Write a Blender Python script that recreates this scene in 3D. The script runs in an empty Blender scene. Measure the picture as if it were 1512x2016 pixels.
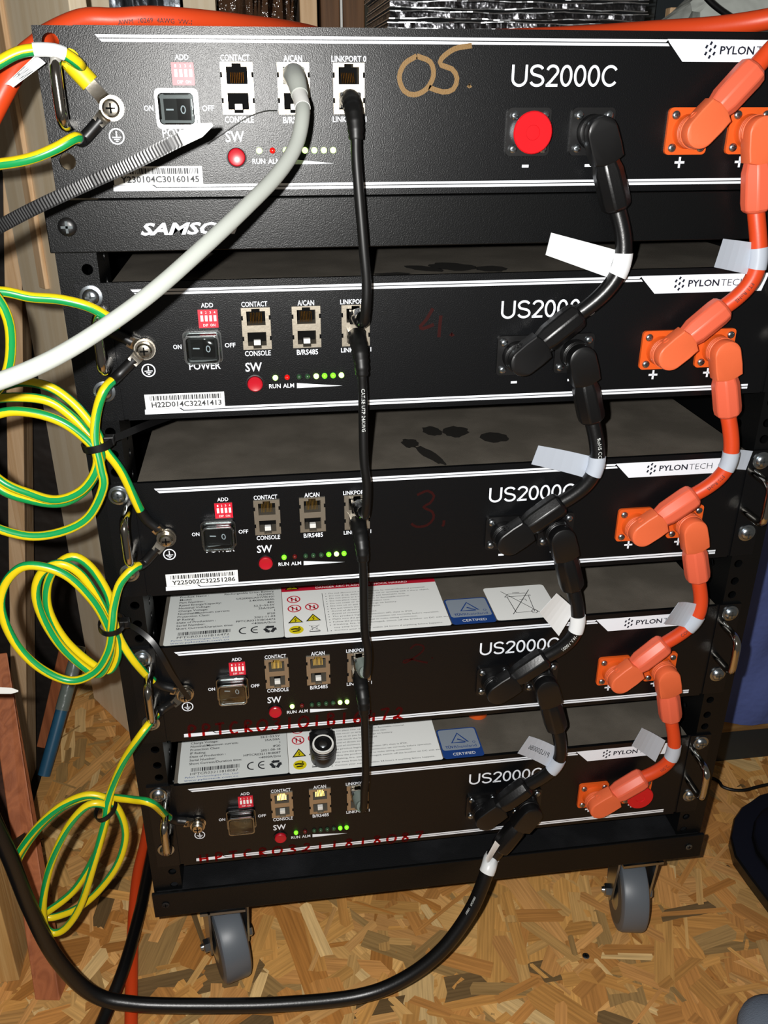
import bpy, math, random
from mathutils import Vector, Matrix
random.seed(7)
sc = bpy.context.scene
C = sc.collection

# ------------------------------------------------------------------ camera, world, light, exposure
# working frame in millimetres: x right along the rack front, y into the room, z up (0 = upper stripe of the third battery)
FLOOR = -510.0
def W(x, y, z): return Vector((x / 1000, y / 1000, (z - FLOOR) / 1000))
F_PX, CX, CY = 1688.29, 740.99, 996.93
RX = Vector((0.990933552, -0.134352861, 5.91145934e-05))
RY = Vector((-0.0574270758, -0.423957087, -0.903859790))
RZ = Vector((0.121461211, 0.895661597, -0.427828794))
CAM = Vector((-130.4507, -546.0526, 237.8987))
def at(u, v, y):            # photograph point -> place in the room at depth y
    d = RX * ((u - CX) / F_PX) + RY * ((v - CY) / F_PX) + RZ
    return CAM + d * ((y - CAM.y) / d.y)
def atz(u, v, z):           # photograph point -> place on the level z
    d = RX * ((u - CX) / F_PX) + RY * ((v - CY) / F_PX) + RZ
    return CAM + d * ((z - CAM.z) / d.z)
cd = bpy.data.cameras.new('camera'); cam = bpy.data.objects.new('camera', cd); C.objects.link(cam)
cd.sensor_fit = 'VERTICAL'; cd.sensor_height = 36; cd.sensor_width = 27
cd.lens = F_PX * 36 / 2016; cd.shift_x = (756 - CX) / 2016; cd.shift_y = (CY - 1008) / 2016
cd.clip_start = 0.01; cd.clip_end = 50
M = Matrix((RX, -RY, -RZ)).transposed().to_4x4(); M.translation = W(*CAM); cam.matrix_world = M
sc.camera = cam
wd = bpy.data.worlds.new('world'); sc.world = wd; wd.use_nodes = True
wd.node_tree.nodes['Background'].inputs[0].default_value = (1.0, 0.93, 0.82, 1)
wd.node_tree.nodes['Background'].inputs[1].default_value = 0.08
# the phone's flash, a small lamp just left of and above the lens
fl = bpy.data.lights.new('phone_flash', 'POINT'); fl.energy = 20.0; fl.color = (1.0, 0.985, 0.955); fl.shadow_soft_size = 0.004
flo = bpy.data.objects.new('phone_flash', fl); C.objects.link(flo)
flo.location = W(*(CAM + RX * -26 + RY * -10))
sc.view_settings.view_transform = 'Standard'; sc.view_settings.look = 'None'
sc.view_settings.exposure = 0.2; sc.view_settings.gamma = 1.0; sc.view_settings.use_curve_mapping = False

# ------------------------------------------------------------------ materials
def srgb(h):
    h = h.lstrip('#'); c = [int(h[i:i + 2], 16) / 255 for i in (0, 2, 4)]
    return [x / 12.92 if x <= .04045 else ((x + .055) / 1.055) ** 2.4 for x in c] + [1]
MATS = {}
def mat(name, col, rough=.5, metal=0., spec=.5, emit=None, es=0., bump=None, vary=None, alpha=None, coat=0.):
    m = bpy.data.materials.new(name); m.use_nodes = True; MATS[name] = m
    nt = m.node_tree; N = nt.nodes; L = nt.links; b = N['Principled BSDF']
    c = srgb(col) if isinstance(col, str) else col
    b.inputs['Base Color'].default_value = c; b.inputs['Roughness'].default_value = rough
    b.inputs['Metallic'].default_value = metal; b.inputs['Specular IOR Level'].default_value = spec
    if coat: b.inputs['Coat Weight'].default_value = coat
    if emit: b.inputs['Emission Color'].default_value = srgb(emit); b.inputs['Emission Strength'].default_value = es
    tc = N.new('ShaderNodeTexCoord')
    if bump:
        n = N.new('ShaderNodeTexNoise'); n.inputs['Scale'].default_value = bump[0]; n.inputs['Detail'].default_value = 2
        L.new(tc.outputs['Object'], n.inputs['Vector'])
        bp = N.new('ShaderNodeBump'); bp.inputs['Strength'].default_value = bump[1]; bp.inputs['Distance'].default_value = bump[2]
        L.new(n.outputs['Fac'], bp.inputs['Height']); L.new(bp.outputs[0], b.inputs['Normal'])
    if vary:                      # (scale, second colour, contrast lo, hi)
        n = N.new('ShaderNodeTexNoise'); n.inputs['Scale'].default_value = vary[0]; n.inputs['Detail'].default_value = 5
        L.new(tc.outputs['Object'], n.inputs['Vector'])
        r = N.new('ShaderNodeMapRange'); r.inputs[1].default_value = vary[2]; r.inputs[2].default_value = vary[3]
        L.new(n.outputs['Fac'], r.inputs[0])
        x = N.new('ShaderNodeMix'); x.data_type = 'RGBA'; x.inputs[6].default_value = c; x.inputs[7].default_value = srgb(vary[1])
        L.new(r.outputs[0], x.inputs[0]); L.new(x.outputs[2], b.inputs['Base Color'])
    if alpha is not None:         # clear plastic: mostly see-through with a glossy skin
        tr = N.new('ShaderNodeBsdfTransparent'); gl = N.new('ShaderNodeBsdfGlossy'); mx = N.new('ShaderNodeMixShader'); fr = N.new('ShaderNodeFresnel')
        tr.inputs[0].default_value = c; gl.inputs['Roughness'].default_value = rough; fr.inputs[0].default_value = 1.5
        ad = N.new('ShaderNodeMath'); ad.inputs[1].default_value = alpha; L.new(fr.outputs[0], ad.inputs[0])
        L.new(ad.outputs[0], mx.inputs[0]); L.new(tr.outputs[0], mx.inputs[1]); L.new(gl.outputs[0], mx.inputs[2])
        if bump: L.new(bp.outputs[0], gl.inputs['Normal'])
        L.new(mx.outputs[0], N['Material Output'].inputs[0])
    return m
def wood(name, c1, c2, axis='Z', scale=18., stretch=14., rough=.6, bump=.15):
    m = mat(name, c1, rough, spec=.3); nt = m.node_tree; N = nt.nodes; L = nt.links; b = N['Principled BSDF']
    tc = N['Texture Coordinate']; mp = N.new('ShaderNodeMapping'); s = [scale] * 3; s['XYZ'.index(axis)] = scale / stretch
    mp.inputs['Scale'].default_value = s; L.new(tc.outputs['Object'], mp.inputs[0])
    n = N.new('ShaderNodeTexNoise'); n.inputs['Scale'].default_value = 1; n.inputs['Detail'].default_value = 6; n.inputs['Distortion'].default_value = 1.2
    L.new(mp.outputs[0], n.inputs['Vector'])
    w = N.new('ShaderNodeMath'); w.operation = 'PINGPONG'; w.inputs[1].default_value = .12; L.new(n.outputs['Fac'], w.inputs[0])
    r = N.new('ShaderNodeMapRange'); r.inputs[2].default_value = .12; L.new(w.outputs[0], r.inputs[0])
    x = N.new('ShaderNodeMix'); x.data_type = 'RGBA'; x.inputs[6].default_value = srgb(c1); x.inputs[7].default_value = srgb(c2)
    L.new(r.outputs[0], x.inputs[0]); L.new(x.outputs[2], b.inputs['Base Color'])
    bp = N.new('ShaderNodeBump'); bp.inputs['Strength'].default_value = bump; bp.inputs['Distance'].default_value = .001
    L.new(r.outputs[0], bp.inputs['Height']); L.new(bp.outputs[0], b.inputs['Normal'])
    return m
mat('powder', '#0a0b0d', .33, spec=.31, bump=(1500, .55, .0002))            # textured powder coat
mat('powder_rack', '#0a0b0c', .34, spec=.24, bump=(1400, .55, .0002))
mat('case_top', '#544f47', .62, spec=.4, bump=(1800, .5, .0004), vary=(25, '#69635a', .4, .75))
mat('tray_dusty', '#101113', .55, spec=.35, bump=(1200, .5, .0005), vary=(18, '#26272a', .5, .8))
mat('smear', '#1c1a17', .75, spec=.25)
mat('black_in', '#050505', .8, spec=.1)
mat('black_plastic', '#0c0c0d', .38, spec=.5)
mat('black_soft', '#0b0b0c', .33, spec=.5, bump=(600, .12, .0005))
mat('black_rubber', '#070707', .45, spec=.45)
mat('print_white', '#e9eef6', .5, spec=.3)
mat('print_navy', '#101626', .5, spec=.3)
mat('sticker_grey', '#d2d6d4', .4, spec=.4)
mat('sticker_white', '#eef0ee', .4, spec=.4)
mat('sticker_red', '#c01830', .45)
mat('ink_grey', '#26282c', .6)
mat('ink_blue', '#2b4a86', .6)
mat('ink_green', '#5d9b3a', .6)
mat('ink_red', '#c8283a', .6)
mat('warn_yellow', '#d9c916', .5)
mat('tuv_blue', '#1d3f80', .4)
mat('tuv_silver', '#9fabba', .35, metal=.3)
mat('tag_silver', '#b4bcc8', .3, spec=.6)
mat('tag_white', '#dfe2e4', .35, spec=.6)
mat('orange_plate', '#d8581c', .42, spec=.45)
mat('orange_plug', '#e2683e', .48, spec=.4, bump=(500, .1, .0005))
mat('orange_sleeve', '#df6346', .42, spec=.45)
mat('orange_cable', '#cf4218', .42, spec=.45, bump=(350, .08, .0005))
mat('red_cap', '#c8101a', .3, spec=.5)
mat('red_dip', '#c91a30', .4)
mat('red_btn', '#b01424', .3, spec=.5)
mat('zinc', '#a9b0b6', .28, metal=1.)
mat('nickel', '#b9b2a6', .25, metal=1., bump=(300, .15, .0005))
mat('chrome', '#b8b4ac', .13, metal=1.)
mat('jack_metal', '#b3aa9a', .36, metal=.85, bump=(500, .15, .0003))
mat('gold', '#c9a24a', .3, metal=1.)
mat('clear', '#e8ecec', .04, alpha=.05)
mat('clear_rim', '#d8dcdc', .25, alpha=.28)
mat('clear_plug', '#c9cfcd', .15, alpha=.1)
mat('led_green', '#58d020', .4, emit='#63ff1e', es=2.2)
mat('led_hot', '#a0f060', .4, emit='#b8ff70', es=4.5)
mat('led_dim', '#2c4a30', .3)
mat('led_red', '#c01010', .3, emit='#ff1510', es=.25)
mat('led_red_off', '#5a1010', .3)
mat('grey_cable', '#9da19b', .42, spec=.45)
mat('white_plastic', '#d6d6d2', .4)
mat('yellow_sleeve', '#d8c412', .45)
mat('shrink', '#0d0d0e', .4, spec=.5)
mat('marker_gold', '#7a5c2e', .6, bump=(1500, .5, .0006))
mat('caster_grey', '#5b6168', .42, spec=.5)
mat('caster_hub', '#4e4a45', .5)
mat('blue_cloth', '#525f96', .85, spec=.2, bump=(60, .5, .004))
mat('dark_paint', '#23292c', .5, spec=.4)
mat('grey_cloth', '#6d7683', .95, spec=.1, bump=(900, .6, .001))
mat('foil', '#d0d3d6', .25, metal=1., bump=(45, .35, .004))
mat('foil_dark', '#5d5d60', .3, metal=1., bump=(120, .6, .004))
mat('bag_white', '#b9beb8', .35, spec=.5, bump=(40, .8, .006))
mat('membrane', '#1c1612', .7, bump=(25, .6, .01), vary=(12, '#2a211a', .45, .7))
mat('film', '#d8d0c8', .15, alpha=.03, bump=(120, .9, .006))
mat('teal_paint', '#1f4a66', .35, spec=.5, vary=(14, '#2e6684', .4, .7))
mat('grey_wrap', '#6a736d', .3, spec=.5, bump=(90, .5, .002))
mat('olive', '#2c2a1e', .8)
mat('steel_grey', '#5c6264', .35, metal=.8)
wood('wood_beige', '#efdfc2', '#e4d0ae', 'Z', 22, 26, .6, .03)
wood('wood_stud', '#e2c098', '#cba478', 'Z', 40, 18)
wood('wood_red', '#a8643f', '#8f5233', 'Z', 45, 40, .55)
wood('wood_dark', '#4a2c1e', '#2f1b12', 'Z', 60, 20)
wood('wood_pine', '#d2ae74', '#b98f55', 'Z', 60, 25)
wood('wood_brown', '#6e4c2e', '#4e341e', 'Z', 40, 18)
wood('wood_base', '#9a7a4c', '#7c5c34', 'X', 30, 10)
def strand_material():
    m = bpy.data.materials.new('osb_strand'); m.use_nodes = True; MATS['osb_strand'] = m
    nt = m.node_tree; N = nt.nodes; L = nt.links; b = N['Principled BSDF']
    b.inputs['Roughness'].default_value = .5; b.inputs['Specular IOR Level'].default_value = .4
    at_ = N.new('ShaderNodeAttribute'); at_.attribute_name = 'tint'
    uv = N.new('ShaderNodeUVMap'); mp = N.new('ShaderNodeMapping'); mp.inputs['Scale'].default_value = (18, 420, 1)
    L.new(uv.outputs[0], mp.inputs[0]); n = N.new('ShaderNodeTexNoise'); n.inputs['Scale'].default_value = 1; n.inputs['Detail'].default_value = 4
    L.new(mp.outputs[0], n.inputs['Vector'])
    r = N.new('ShaderNodeMapRange'); r.inputs[1].default_value = .3; r.inputs[2].default_value = .7; r.inputs[3].default_value = .74; r.inputs[4].default_value = 1.2
    L.new(n.outputs['Fac'], r.inputs[0])
    x = N.new('ShaderNodeVectorMath'); x.operation = 'SCALE'; L.new(at_.outputs['Color'], x.inputs[0]); L.new(r.outputs[0], x.inputs['Scale'])
    L.new(x.outputs[0], b.inputs['Base Color'])
    bp = N.new('ShaderNodeBump'); bp.inputs['Strength'].default_value = .35; bp.inputs['Distance'].default_value = .0006
    L.new(r.outputs[0], bp.inputs['Height']); L.new(bp.outputs[0], b.inputs['Normal'])
strand_material()
def ink_material(name, tint, body):
    m = bpy.data.materials.new(name); m.use_nodes = True; MATS[name] = m; nt = m.node_tree; N = nt.nodes; L = nt.links
    tr = N.new('ShaderNodeBsdfTransparent'); tr.inputs[0].default_value = tint; mx = N.new('ShaderNodeMixShader'); mx.inputs[0].default_value = .22
    b = N['Principled BSDF']; b.inputs['Base Color'].default_value = body; b.inputs['Roughness'].default_value = .6
    L.new(tr.outputs[0], mx.inputs[1]); L.new(b.outputs[0], mx.inputs[2]); L.new(mx.outputs[0], N['Material Output'].inputs[0])
ink_material('marker_red', (.8, .015, .03, 1), (.16, .006, .006, 1)); ink_material('marker_red_dark', (.5, .02, .03, 1), (.10, .012, .01, 1))
def wire_material():
    m = bpy.data.materials.new('ground_wire'); m.use_nodes = True; MATS['ground_wire'] = m
    nt = m.node_tree; N = nt.nodes; L = nt.links; b = N['Principled BSDF']; b.inputs['Roughness'].default_value = .33
    uv = N.new('ShaderNodeUVMap'); sp = N.new('ShaderNodeSeparateXYZ'); L.new(uv.outputs[0], sp.inputs[0])
    ns = N.new('ShaderNodeTexNoise'); ns.inputs['Scale'].default_value = 300; L.new(uv.outputs[0], ns.inputs['Vector'])
    ad = N.new('ShaderNodeMath'); ad.operation = 'MULTIPLY_ADD'; ad.inputs[1].default_value = .03; L.new(ns.outputs['Fac'], ad.inputs[0]); L.new(sp.outputs[0], ad.inputs[2])
    f = N.new('ShaderNodeMath'); f.operation = 'FRACT'; f2 = N.new('ShaderNodeMath'); f2.operation = 'MULTIPLY'; f2.inputs[1].default_value = 2
    L.new(ad.outputs[0], f2.inputs[0]); L.new(f2.outputs[0], f.inputs[0])
    g = N.new('ShaderNodeMath'); g.operation = 'LESS_THAN'; g.inputs[1].default_value = .40; L.new(f.outputs[0], g.inputs[0])
    x = N.new('ShaderNodeMix'); x.data_type = 'RGBA'; x.inputs[6].default_value = srgb('#dcc413'); x.inputs[7].default_value = srgb('#0f8f4a')
    L.new(g.outputs[0], x.inputs[0]); L.new(x.outputs[2], b.inputs['Base Color'])
wire_material()

# ------------------------------------------------------------------ mesh tools (millimetres)
class MB:
    def __init__(s): s.v = []; s.f = []; s.m = []; s.uv = None; s.mats = []; s.cur = 0
    def use(s, name):
        if name not in s.mats: s.mats.append(name)
        s.cur = s.mats.index(name); return s
    def add(s, vs, fs):
        o = len(s.v); s.v += [tuple(p) for p in vs]; s.f += [tuple(i + o for i in f) for f in fs]; s.m += [s.cur] * len(fs)
    def box(s, a, b):
        x0, y0, z0 = a; x1, y1, z1 = b
        s.add([(x0, y0, z0), (x1, y0, z0), (x1, y1, z0), (x0, y1, z0), (x0, y0, z1), (x1, y0, z1), (x1, y1, z1), (x0, y1, z1)],
              [(0, 3, 2, 1), (4, 5, 6, 7), (0, 1, 5, 4), (1, 2, 6, 5), (2, 3, 7, 6), (3, 0, 4, 7)]); return s
    def rings(s, rs, cap0=True, cap1=True, closed=True):
        n = len(rs[0]); vs = [p for r in rs for p in r]; fs = []
        for i in range(len(rs) - 1):
            for j in range(n if closed else n - 1):
                k = (j + 1) % n; fs.append((i * n + j, i * n + k, (i + 1) * n + k, (i + 1) * n + j))
        if cap0: fs.append(tuple(range(n - 1, -1, -1)))
        if cap1: fs.append(tuple((len(rs) - 1) * n + j for j in range(n)))
        s.add(vs, fs); return s
    def lathe(s, p, d, prof, n=20, cap0=True, cap1=True, ph=0.):      # prof: (distance along d, radius)
        d = Vector(d).normalized(); p = Vector(p); a = Vector((0, 0, 1)) if abs(d.z) < .9 else Vector((1, 0, 0))
        u = d.cross(a).normalized(); w = d.cross(u)
        s.rings([[p + d * t + (u * math.cos(2 * math.pi * k / n + ph) + w * math.sin(2 * math.pi * k / n + ph)) * r for k in range(n)] for t, r in prof], cap0, cap1); return s
    def prism(s, poly, f0, f1):                                        # 2-D outline placed by two functions
        s.rings([[f0(*p) for p in poly], [f1(*p) for p in poly]]); return s
    def tube(s, path, r, n=12, twist=0., uv=True, rfun=None):
        P = [Vector(p) for p in path]; T = []
        for i in range(len(P)):
            T.append((P[min(i + 1, len(P) - 1)] - P[max(i - 1, 0)]).normalized())
        u = T[0].cross(Vector((0.13, -1, .21))).normalized(); rs = []; ln = 0; lens = []
        for i, p in enumerate(P):
            if i: u = (u - T[i] * u.dot(T[i])).normalized(); ln += (P[i] - P[i - 1]).length
            w = T[i].cross(u); lens.append(ln); rr = rfun(i / (len(P) - 1)) * r if rfun else r
            rs.append([p + (u * math.cos(2 * math.pi * k / n + twist * ln) + w * math.sin(2 * math.pi * k / n + twist * ln)) * rr for k in range(n)])
        f0 = len(s.f); s.rings(rs)
        if uv:
            if s.uv is None: s.uv = {}
            for i in range(len(P) - 1):
                for j in range(n):
                    a, b = j / n, (j + 1) / n; s.uv[f0 + i * n + j] = [(a, lens[i] / 1000), (b, lens[i] / 1000), (b, lens[i + 1] / 1000), (a, lens[i + 1] / 1000)]
        return s
    def ribbon(s, pts, w, fn):                                         # pen stroke, 2-D points -> surface
        n = len(pts); L_ = []; R_ = []
        for i, p in enumerate(pts):
            a = pts[max(i - 1, 0)]; b = pts[min(i + 1, n - 1)]; dx, dy = b[0] - a[0], b[1] - a[1]; l = math.hypot(dx, dy) or 1
            nx, ny = -dy / l * w / 2, dx / l * w / 2; L_.append(fn(p[0] + nx, p[1] + ny)); R_.append(fn(p[0] - nx, p[1] - ny))
        s.add(L_ + R_, [(i, n + i, n + i + 1, i + 1) for i in range(n - 1)]); return s
ORI = {}
def build(name, mb, parent=None, mats=None, ori=None, smooth=None, bevel=None, kind=None, label=None):
    """one mesh object; vertices in mm are taken relative to the thing's base"""
    o0 = Vector(ori) if ori is not None else ORI.get(parent, Vector((0, 0, FLOOR)))
    me = bpy.data.meshes.new(name); me.from_pydata([tuple((Vector(p) - o0) / 1000) for p in mb.v], [], mb.f)
    for m in (mats or mb.mats): me.materials.append(MATS[m])
    if mb.m: me.polygons.foreach_set('material_index', mb.m)
    if mb.uv is not None:
        lay = me.uv_layers.new(name='UVMap')
        for fi, uvs in mb.uv.items():
            p = me.polygons[fi]
            for k, li in enumerate(p.loop_indices): lay.data[li].uv = uvs[k]
    me.validate(); me.update()
    if smooth is not None: me.shade_smooth(); me.set_sharp_from_angle(angle=math.radians(smooth))
    return link(name, me, parent, o0, bevel, kind, label)
def link(name, me, parent, o0, bevel=None, kind=None, label=None):
    o = bpy.data.objects.new(name, me); C.objects.link(o)
    if parent: o.parent = parent
    else: o.location = W(*o0)
    if bevel:
        b = o.modifiers.new('bevel', 'BEVEL'); b.width = bevel / 1000; b.segments = 2; b.limit_method = 'ANGLE'
    if kind: o['kind'] = kind
    if label: o['label'] = label
    ORI[o] = Vector(o0); return o
def thing(name, label, cat, base, group=None):
    o = bpy.data.objects.new(name, None); C.objects.link(o); o.location = W(*base); o.empty_display_size = .02
    tag(o, label, cat, group); ORI[o] = Vector(base); return o
def tag(o, label, cat, group=None):
    o['label'] = label; o['category'] = cat
    if group: o['group'] = group
    return o
def struct(o): o['kind'] = 'structure'; return o
TX = {}
def text2d(s, bold=0., shear=0.):
    key = (s, bold, shear)
    if key in TX: return TX[key]
    cu = bpy.data.curves.new('t', 'FONT'); cu.body = s; cu.resolution_u = 2; cu.offset = bold; cu.shear = shear; cu.fill_mode = 'FRONT'
    ob = bpy.data.objects.new('t', cu); C.objects.link(ob); me = bpy.data.meshes.new_from_object(ob)
    vs = [(v.co.x, v.co.y) for v in me.vertices]; fs = [tuple(p.vertices) for p in me.polygons]
    bpy.data.objects.remove(ob); bpy.data.curves.remove(cu); bpy.data.meshes.remove(me)
    TX[key] = (vs, fs); return TX[key]
def put_text(mb, s, x0, x1, z0, z1, fn, bold=0., shear=0., fit=True):
    vs, fs = text2d(s, bold, shear)
    ax = min(v[0] for v in vs); bx = max(v[0] for v in vs); ay = min(v[1] for v in vs); by = max(v[1] for v in vs)
    if fit: mb.add([fn(x0 + (x - ax) / (bx - ax) * (x1 - x0), z0 + (y - ay) / (by - ay) * (z1 - z0)) for x, y in vs], fs)
    else:
        k = (z1 - z0) / .72                  # capital height
        off = x0 - ax * k if x1 is None else x1 - bx * k
        mb.add([fn(off + x * k, z0 + y * k) for x, y in vs], fs)
def catmull(P, step=3.0):
    P = [Vector(p) for p in P]; P = [P[0] * 2 - P[1]] + P + [P[-1] * 2 - P[-2]]; out = []
    for i in range(1, len(P) - 2):
        a, b, c, d = P[i - 1:i + 3]; n = max(2, int((c - b).length / step))
        for k in range(n):
            t = k / n; out.append(.5 * ((2 * b) + (c - a) * t + (2 * a - 5 * b + 4 * c - d) * t * t + (3 * b - a - 3 * c + d) * t ** 3))
    out.append(P[-2]); return out
def bezier(a, b, c, d, n=40):
    return [a * (1 - t) ** 3 + b * 3 * t * (1 - t) ** 2 + c * 3 * t * t * (1 - t) + d * t ** 3 for t in [k / n for k in range(n + 1)]]
def text_on_tube(mb, path, r, s, size, s0, flip=False, side=0., bold=0.):
    P = [Vector(p) for p in path]; cum = [0]
    for i in range(1, len(P)): cum.append(cum[-1] + (P[i] - P[i - 1]).length)
    vs, fs = text2d(s, bold); k = size / .72; out = []
    for x, y in vs:
        d = s0 + (-x if flip else x) * k; d = min(max(d, 0), cum[-1] - .01); i = 0
        while i < len(cum) - 2 and cum[i + 1] < d: i += 1
        p = P[i].lerp(P[i + 1], (d - cum[i]) / max(cum[i + 1] - cum[i], 1e-6)); T = (P[i + 1] - P[i]).normalized()
        n = (CAM - p); n = (n - T * n.dot(T)).normalized(); w = n.cross(T) * (-1 if flip else 1)
        a = (y - .36) * k / r + side; out.append(p + (n * math.cos(a) + w * math.sin(a)) * (r + .08))
    mb.add(out, fs)
def rrect(x0, x1, z0, z1, r, n=4):
    o = []
    for cx, cz, a in ((x1 - r, z1 - r, 0), (x0 + r, z1 - r, 90), (x0 + r, z0 + r, 180), (x1 - r, z0 + r, 270)):
        for k in range(n + 1): t = math.radians(a + 90 * k / n); o.append((cx + r * math.cos(t), cz + r * math.sin(t)))
    return o
def holed(mb, x0, x1, z0, z1, holes, y0, y1, r, n=16, horiz=None):
    """plate in x-z with round holes at (x, z), thickness y0..y1; holes stacked in z"""
    f = horiz or (lambda a, b, c: (a, b, c))
    zs = sorted(holes, key=lambda h: h[1]); cuts = [z0] + [(zs[i][1] + zs[i + 1][1]) / 2 for i in range(len(zs) - 1)] + [z1]
    for i, (hx, hz) in enumerate(zs):
        a, b = cuts[i], cuts[i + 1]; sq = []; ci = []
        for k in range(n):
            t = 2 * math.pi * (k + .5) / n; c, s_ = math.cos(t), math.sin(t); ci.append((hx + r * c, hz + r * s_))
            tx = ((x1 - hx) if c > 0 else (x0 - hx)) / c if abs(c) > 1e-6 else 1e9; tz = ((b - hz) if s_ > 0 else (a - hz)) / s_ if abs(s_) > 1e-6 else 1e9
            q = min(tx, tz); sq.append([hx + q * c, hz + q * s_])
        for (ux, uz) in ((x1, b), (x0, b), (x0, a), (x1, a)):            # snap the nearest ring point to each corner
            j = min(range(n), key=lambda k: (sq[k][0] - ux) ** 2 + (sq[k][1] - uz) ** 2); sq[j] = [ux, uz]
        vs = [f(p[0], y0, p[1]) for p in sq] + [f(p[0], y0, p[1]) for p in ci] + [f(p[0], y1, p[1]) for p in sq] + [f(p[0], y1, p[1]) for p in ci]; fs = []
        for k in range(n):
            j = (k + 1) % n
            fs += [(k, j, n + j, n + k), (2 * n + j, 2 * n + k, 3 * n + k, 3 * n + j), (n + k, n + j, 3 * n + j, 3 * n + k), (j, k, 2 * n + k, 2 * n + j)]
        mb.add(vs, fs)
    return mb

# ------------------------------------------------------------------ the room shell
mb = MB().use('osb_strand'); mb.box((-428, -620, FLOOR - 18), (760, 560, FLOOR)); mb.uv = {}
floor = struct(build('floor', mb, ori=(0, 0, FLOOR)))
ca = floor.data.color_attributes.new('tint', 'FLOAT_COLOR', 'POINT')
for d in ca.data: d.color = srgb('#b98a50')
def strands():
    mb = MB().use('osb_strand'); mb.uv = {}; cols = []; rnd = random.Random(3)
    pal = ['#d09a55', '#c48c4a', '#d8a866', '#b67e42', '#cb9450', '#e2bc80', '#ad7438', '#be8446', '#d5a060', '#a58250', '#c89a5c', '#cf985a', '#c99052']
    for i in range(5200):
        big = rnd.random() < .3
        l = rnd.uniform(75, 170) if big else rnd.uniform(18, 95); w = rnd.uniform(14, 36) if big else rnd.uniform(2.5, 15)
        x = rnd.uniform(-428, 760); y = rnd.uniform(-480, 560); a = rnd.gauss(0, .75) + (math.pi / 2 if rnd.random() < .6 else 0)
        z = FLOOR + (rnd.uniform(.05, .3) if big else rnd.uniform(.08, .36)); ca_, sa = math.cos(a), math.sin(a)
        e = rnd.uniform(.1, .5) * w
        loc = [(-l / 2, -w / 2), (-l / 6, -w / 2 * rnd.uniform(.85, 1.1)), (l / 6, -w / 2 * rnd.uniform(.85, 1.1)), (l / 2 - e, -w / 2), (l / 2, rnd.uniform(-.3, .3) * w), (l / 2 - rnd.uniform(0, .6) * w, w / 2),
               (0, w / 2 * rnd.uniform(.85, 1.1)), (-l / 2 + e * rnd.uniform(-.5, 1), w / 2), (-l / 2 - rnd.uniform(-.3, .5) * w, rnd.uniform(-.3, .3) * w)]
        tilt = rnd.uniform(-.2, .2) / l
        pts = [(x + p * ca_ - q * sa, y + p * sa + q * ca_, z + p * tilt) for p, q in loc]
        if max(p[0] for p in pts) > 759 or min(p[0] for p in pts) < -427 or max(p[1] for p in pts) > 559: continue
        fi = len(mb.f); mb.add(pts, [tuple(range(len(pts)))])
        ou, ov = rnd.uniform(0, 50), rnd.uniform(0, 50); mb.uv[fi] = [(ou + p / 1000, ov + q / 1000) for p, q in loc]
        c = srgb(rnd.choice(pal)); k = rnd.uniform(.85, 1.2)
        if rnd.random() < .025: c = srgb('#6e5636')
        cols += [[c[0] * k, c[1] * k, c[2] * k, 1]] * len(pts)
    starts = []; k = 0
    for f in mb.f: starts.append(k); k += len(f)
    def seen(i):
        p = Vector(mb.v[mb.f[i][0]]); q = p - CAM; z = q.dot(RZ); u, v = F_PX * q.dot(RX) / z + CX, F_PX * q.dot(RY) / z + CY
        return z > 0 and 0 < u < 1512 and 1450 < v < 2016 and not (p.y > 60 and -250 < p.x < 250)
    def size(i):
        P = [mb.v[j] for j in mb.f[i]]; return abs(sum(P[k][0] * P[k - 1][1] - P[k - 1][0] * P[k][1] for k in range(len(P))))
    vis = set(sorted((i for i in range(len(mb.f)) if seen(i)), key=size, reverse=True)[:300])
    def emit(idx, name, kind=None):
        m2 = MB().use('osb_strand'); m2.uv = {}; cc = []
        for i in idx:
            fi = len(m2.f); P = [mb.v[j] for j in mb.f[i]]; m2.add(P, [tuple(range(len(P)))]); m2.uv[fi] = mb.uv[i]; cc += [cols[j] for j in mb.f[i]]
        o = build(name, m2, floor, kind=kind); a_ = o.data.color_attributes.new('tint', 'FLOAT_COLOR', 'POINT')
        for d, c in zip(a_.data, cc): d.color = c
    emit([i for i in range(len(mb.f)) if i not in vis], 'wood_strands', 'stuff')
    for i in sorted(vis): emit([i], 'wood_strand')
strands()
mb = MB().use('zinc').lathe((146, -15, FLOOR - 2), (0, 0, 1), [(0, 3.4), (2.6, 3.4), (2.9, 2.6)], 14)
mb.use('black_in').box((144.4, -15.4, FLOOR + .5), (147.6, -14.6, FLOOR + 1.1)); mb.box((145.6, -16.6, FLOOR + .5), (146.4, -13.4, FLOOR + 1.1))
build('floor_screw', mb, floor)
struct(build('wall_back', MB().use('membrane').box((-760, 600, -700), (800, 620, 900)), ori=(0, 600, FLOOR)))
struct(build('wall_left', MB().use('membrane').box((-760, -620, -700), (-740, 600, 900)), ori=(-750, 0, FLOOR)))
struct(build('floor_eaves', MB().use('membrane').box((-760, -620, -715), (-428, 600, -700)), ori=(-600, 0, -715)))

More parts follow.
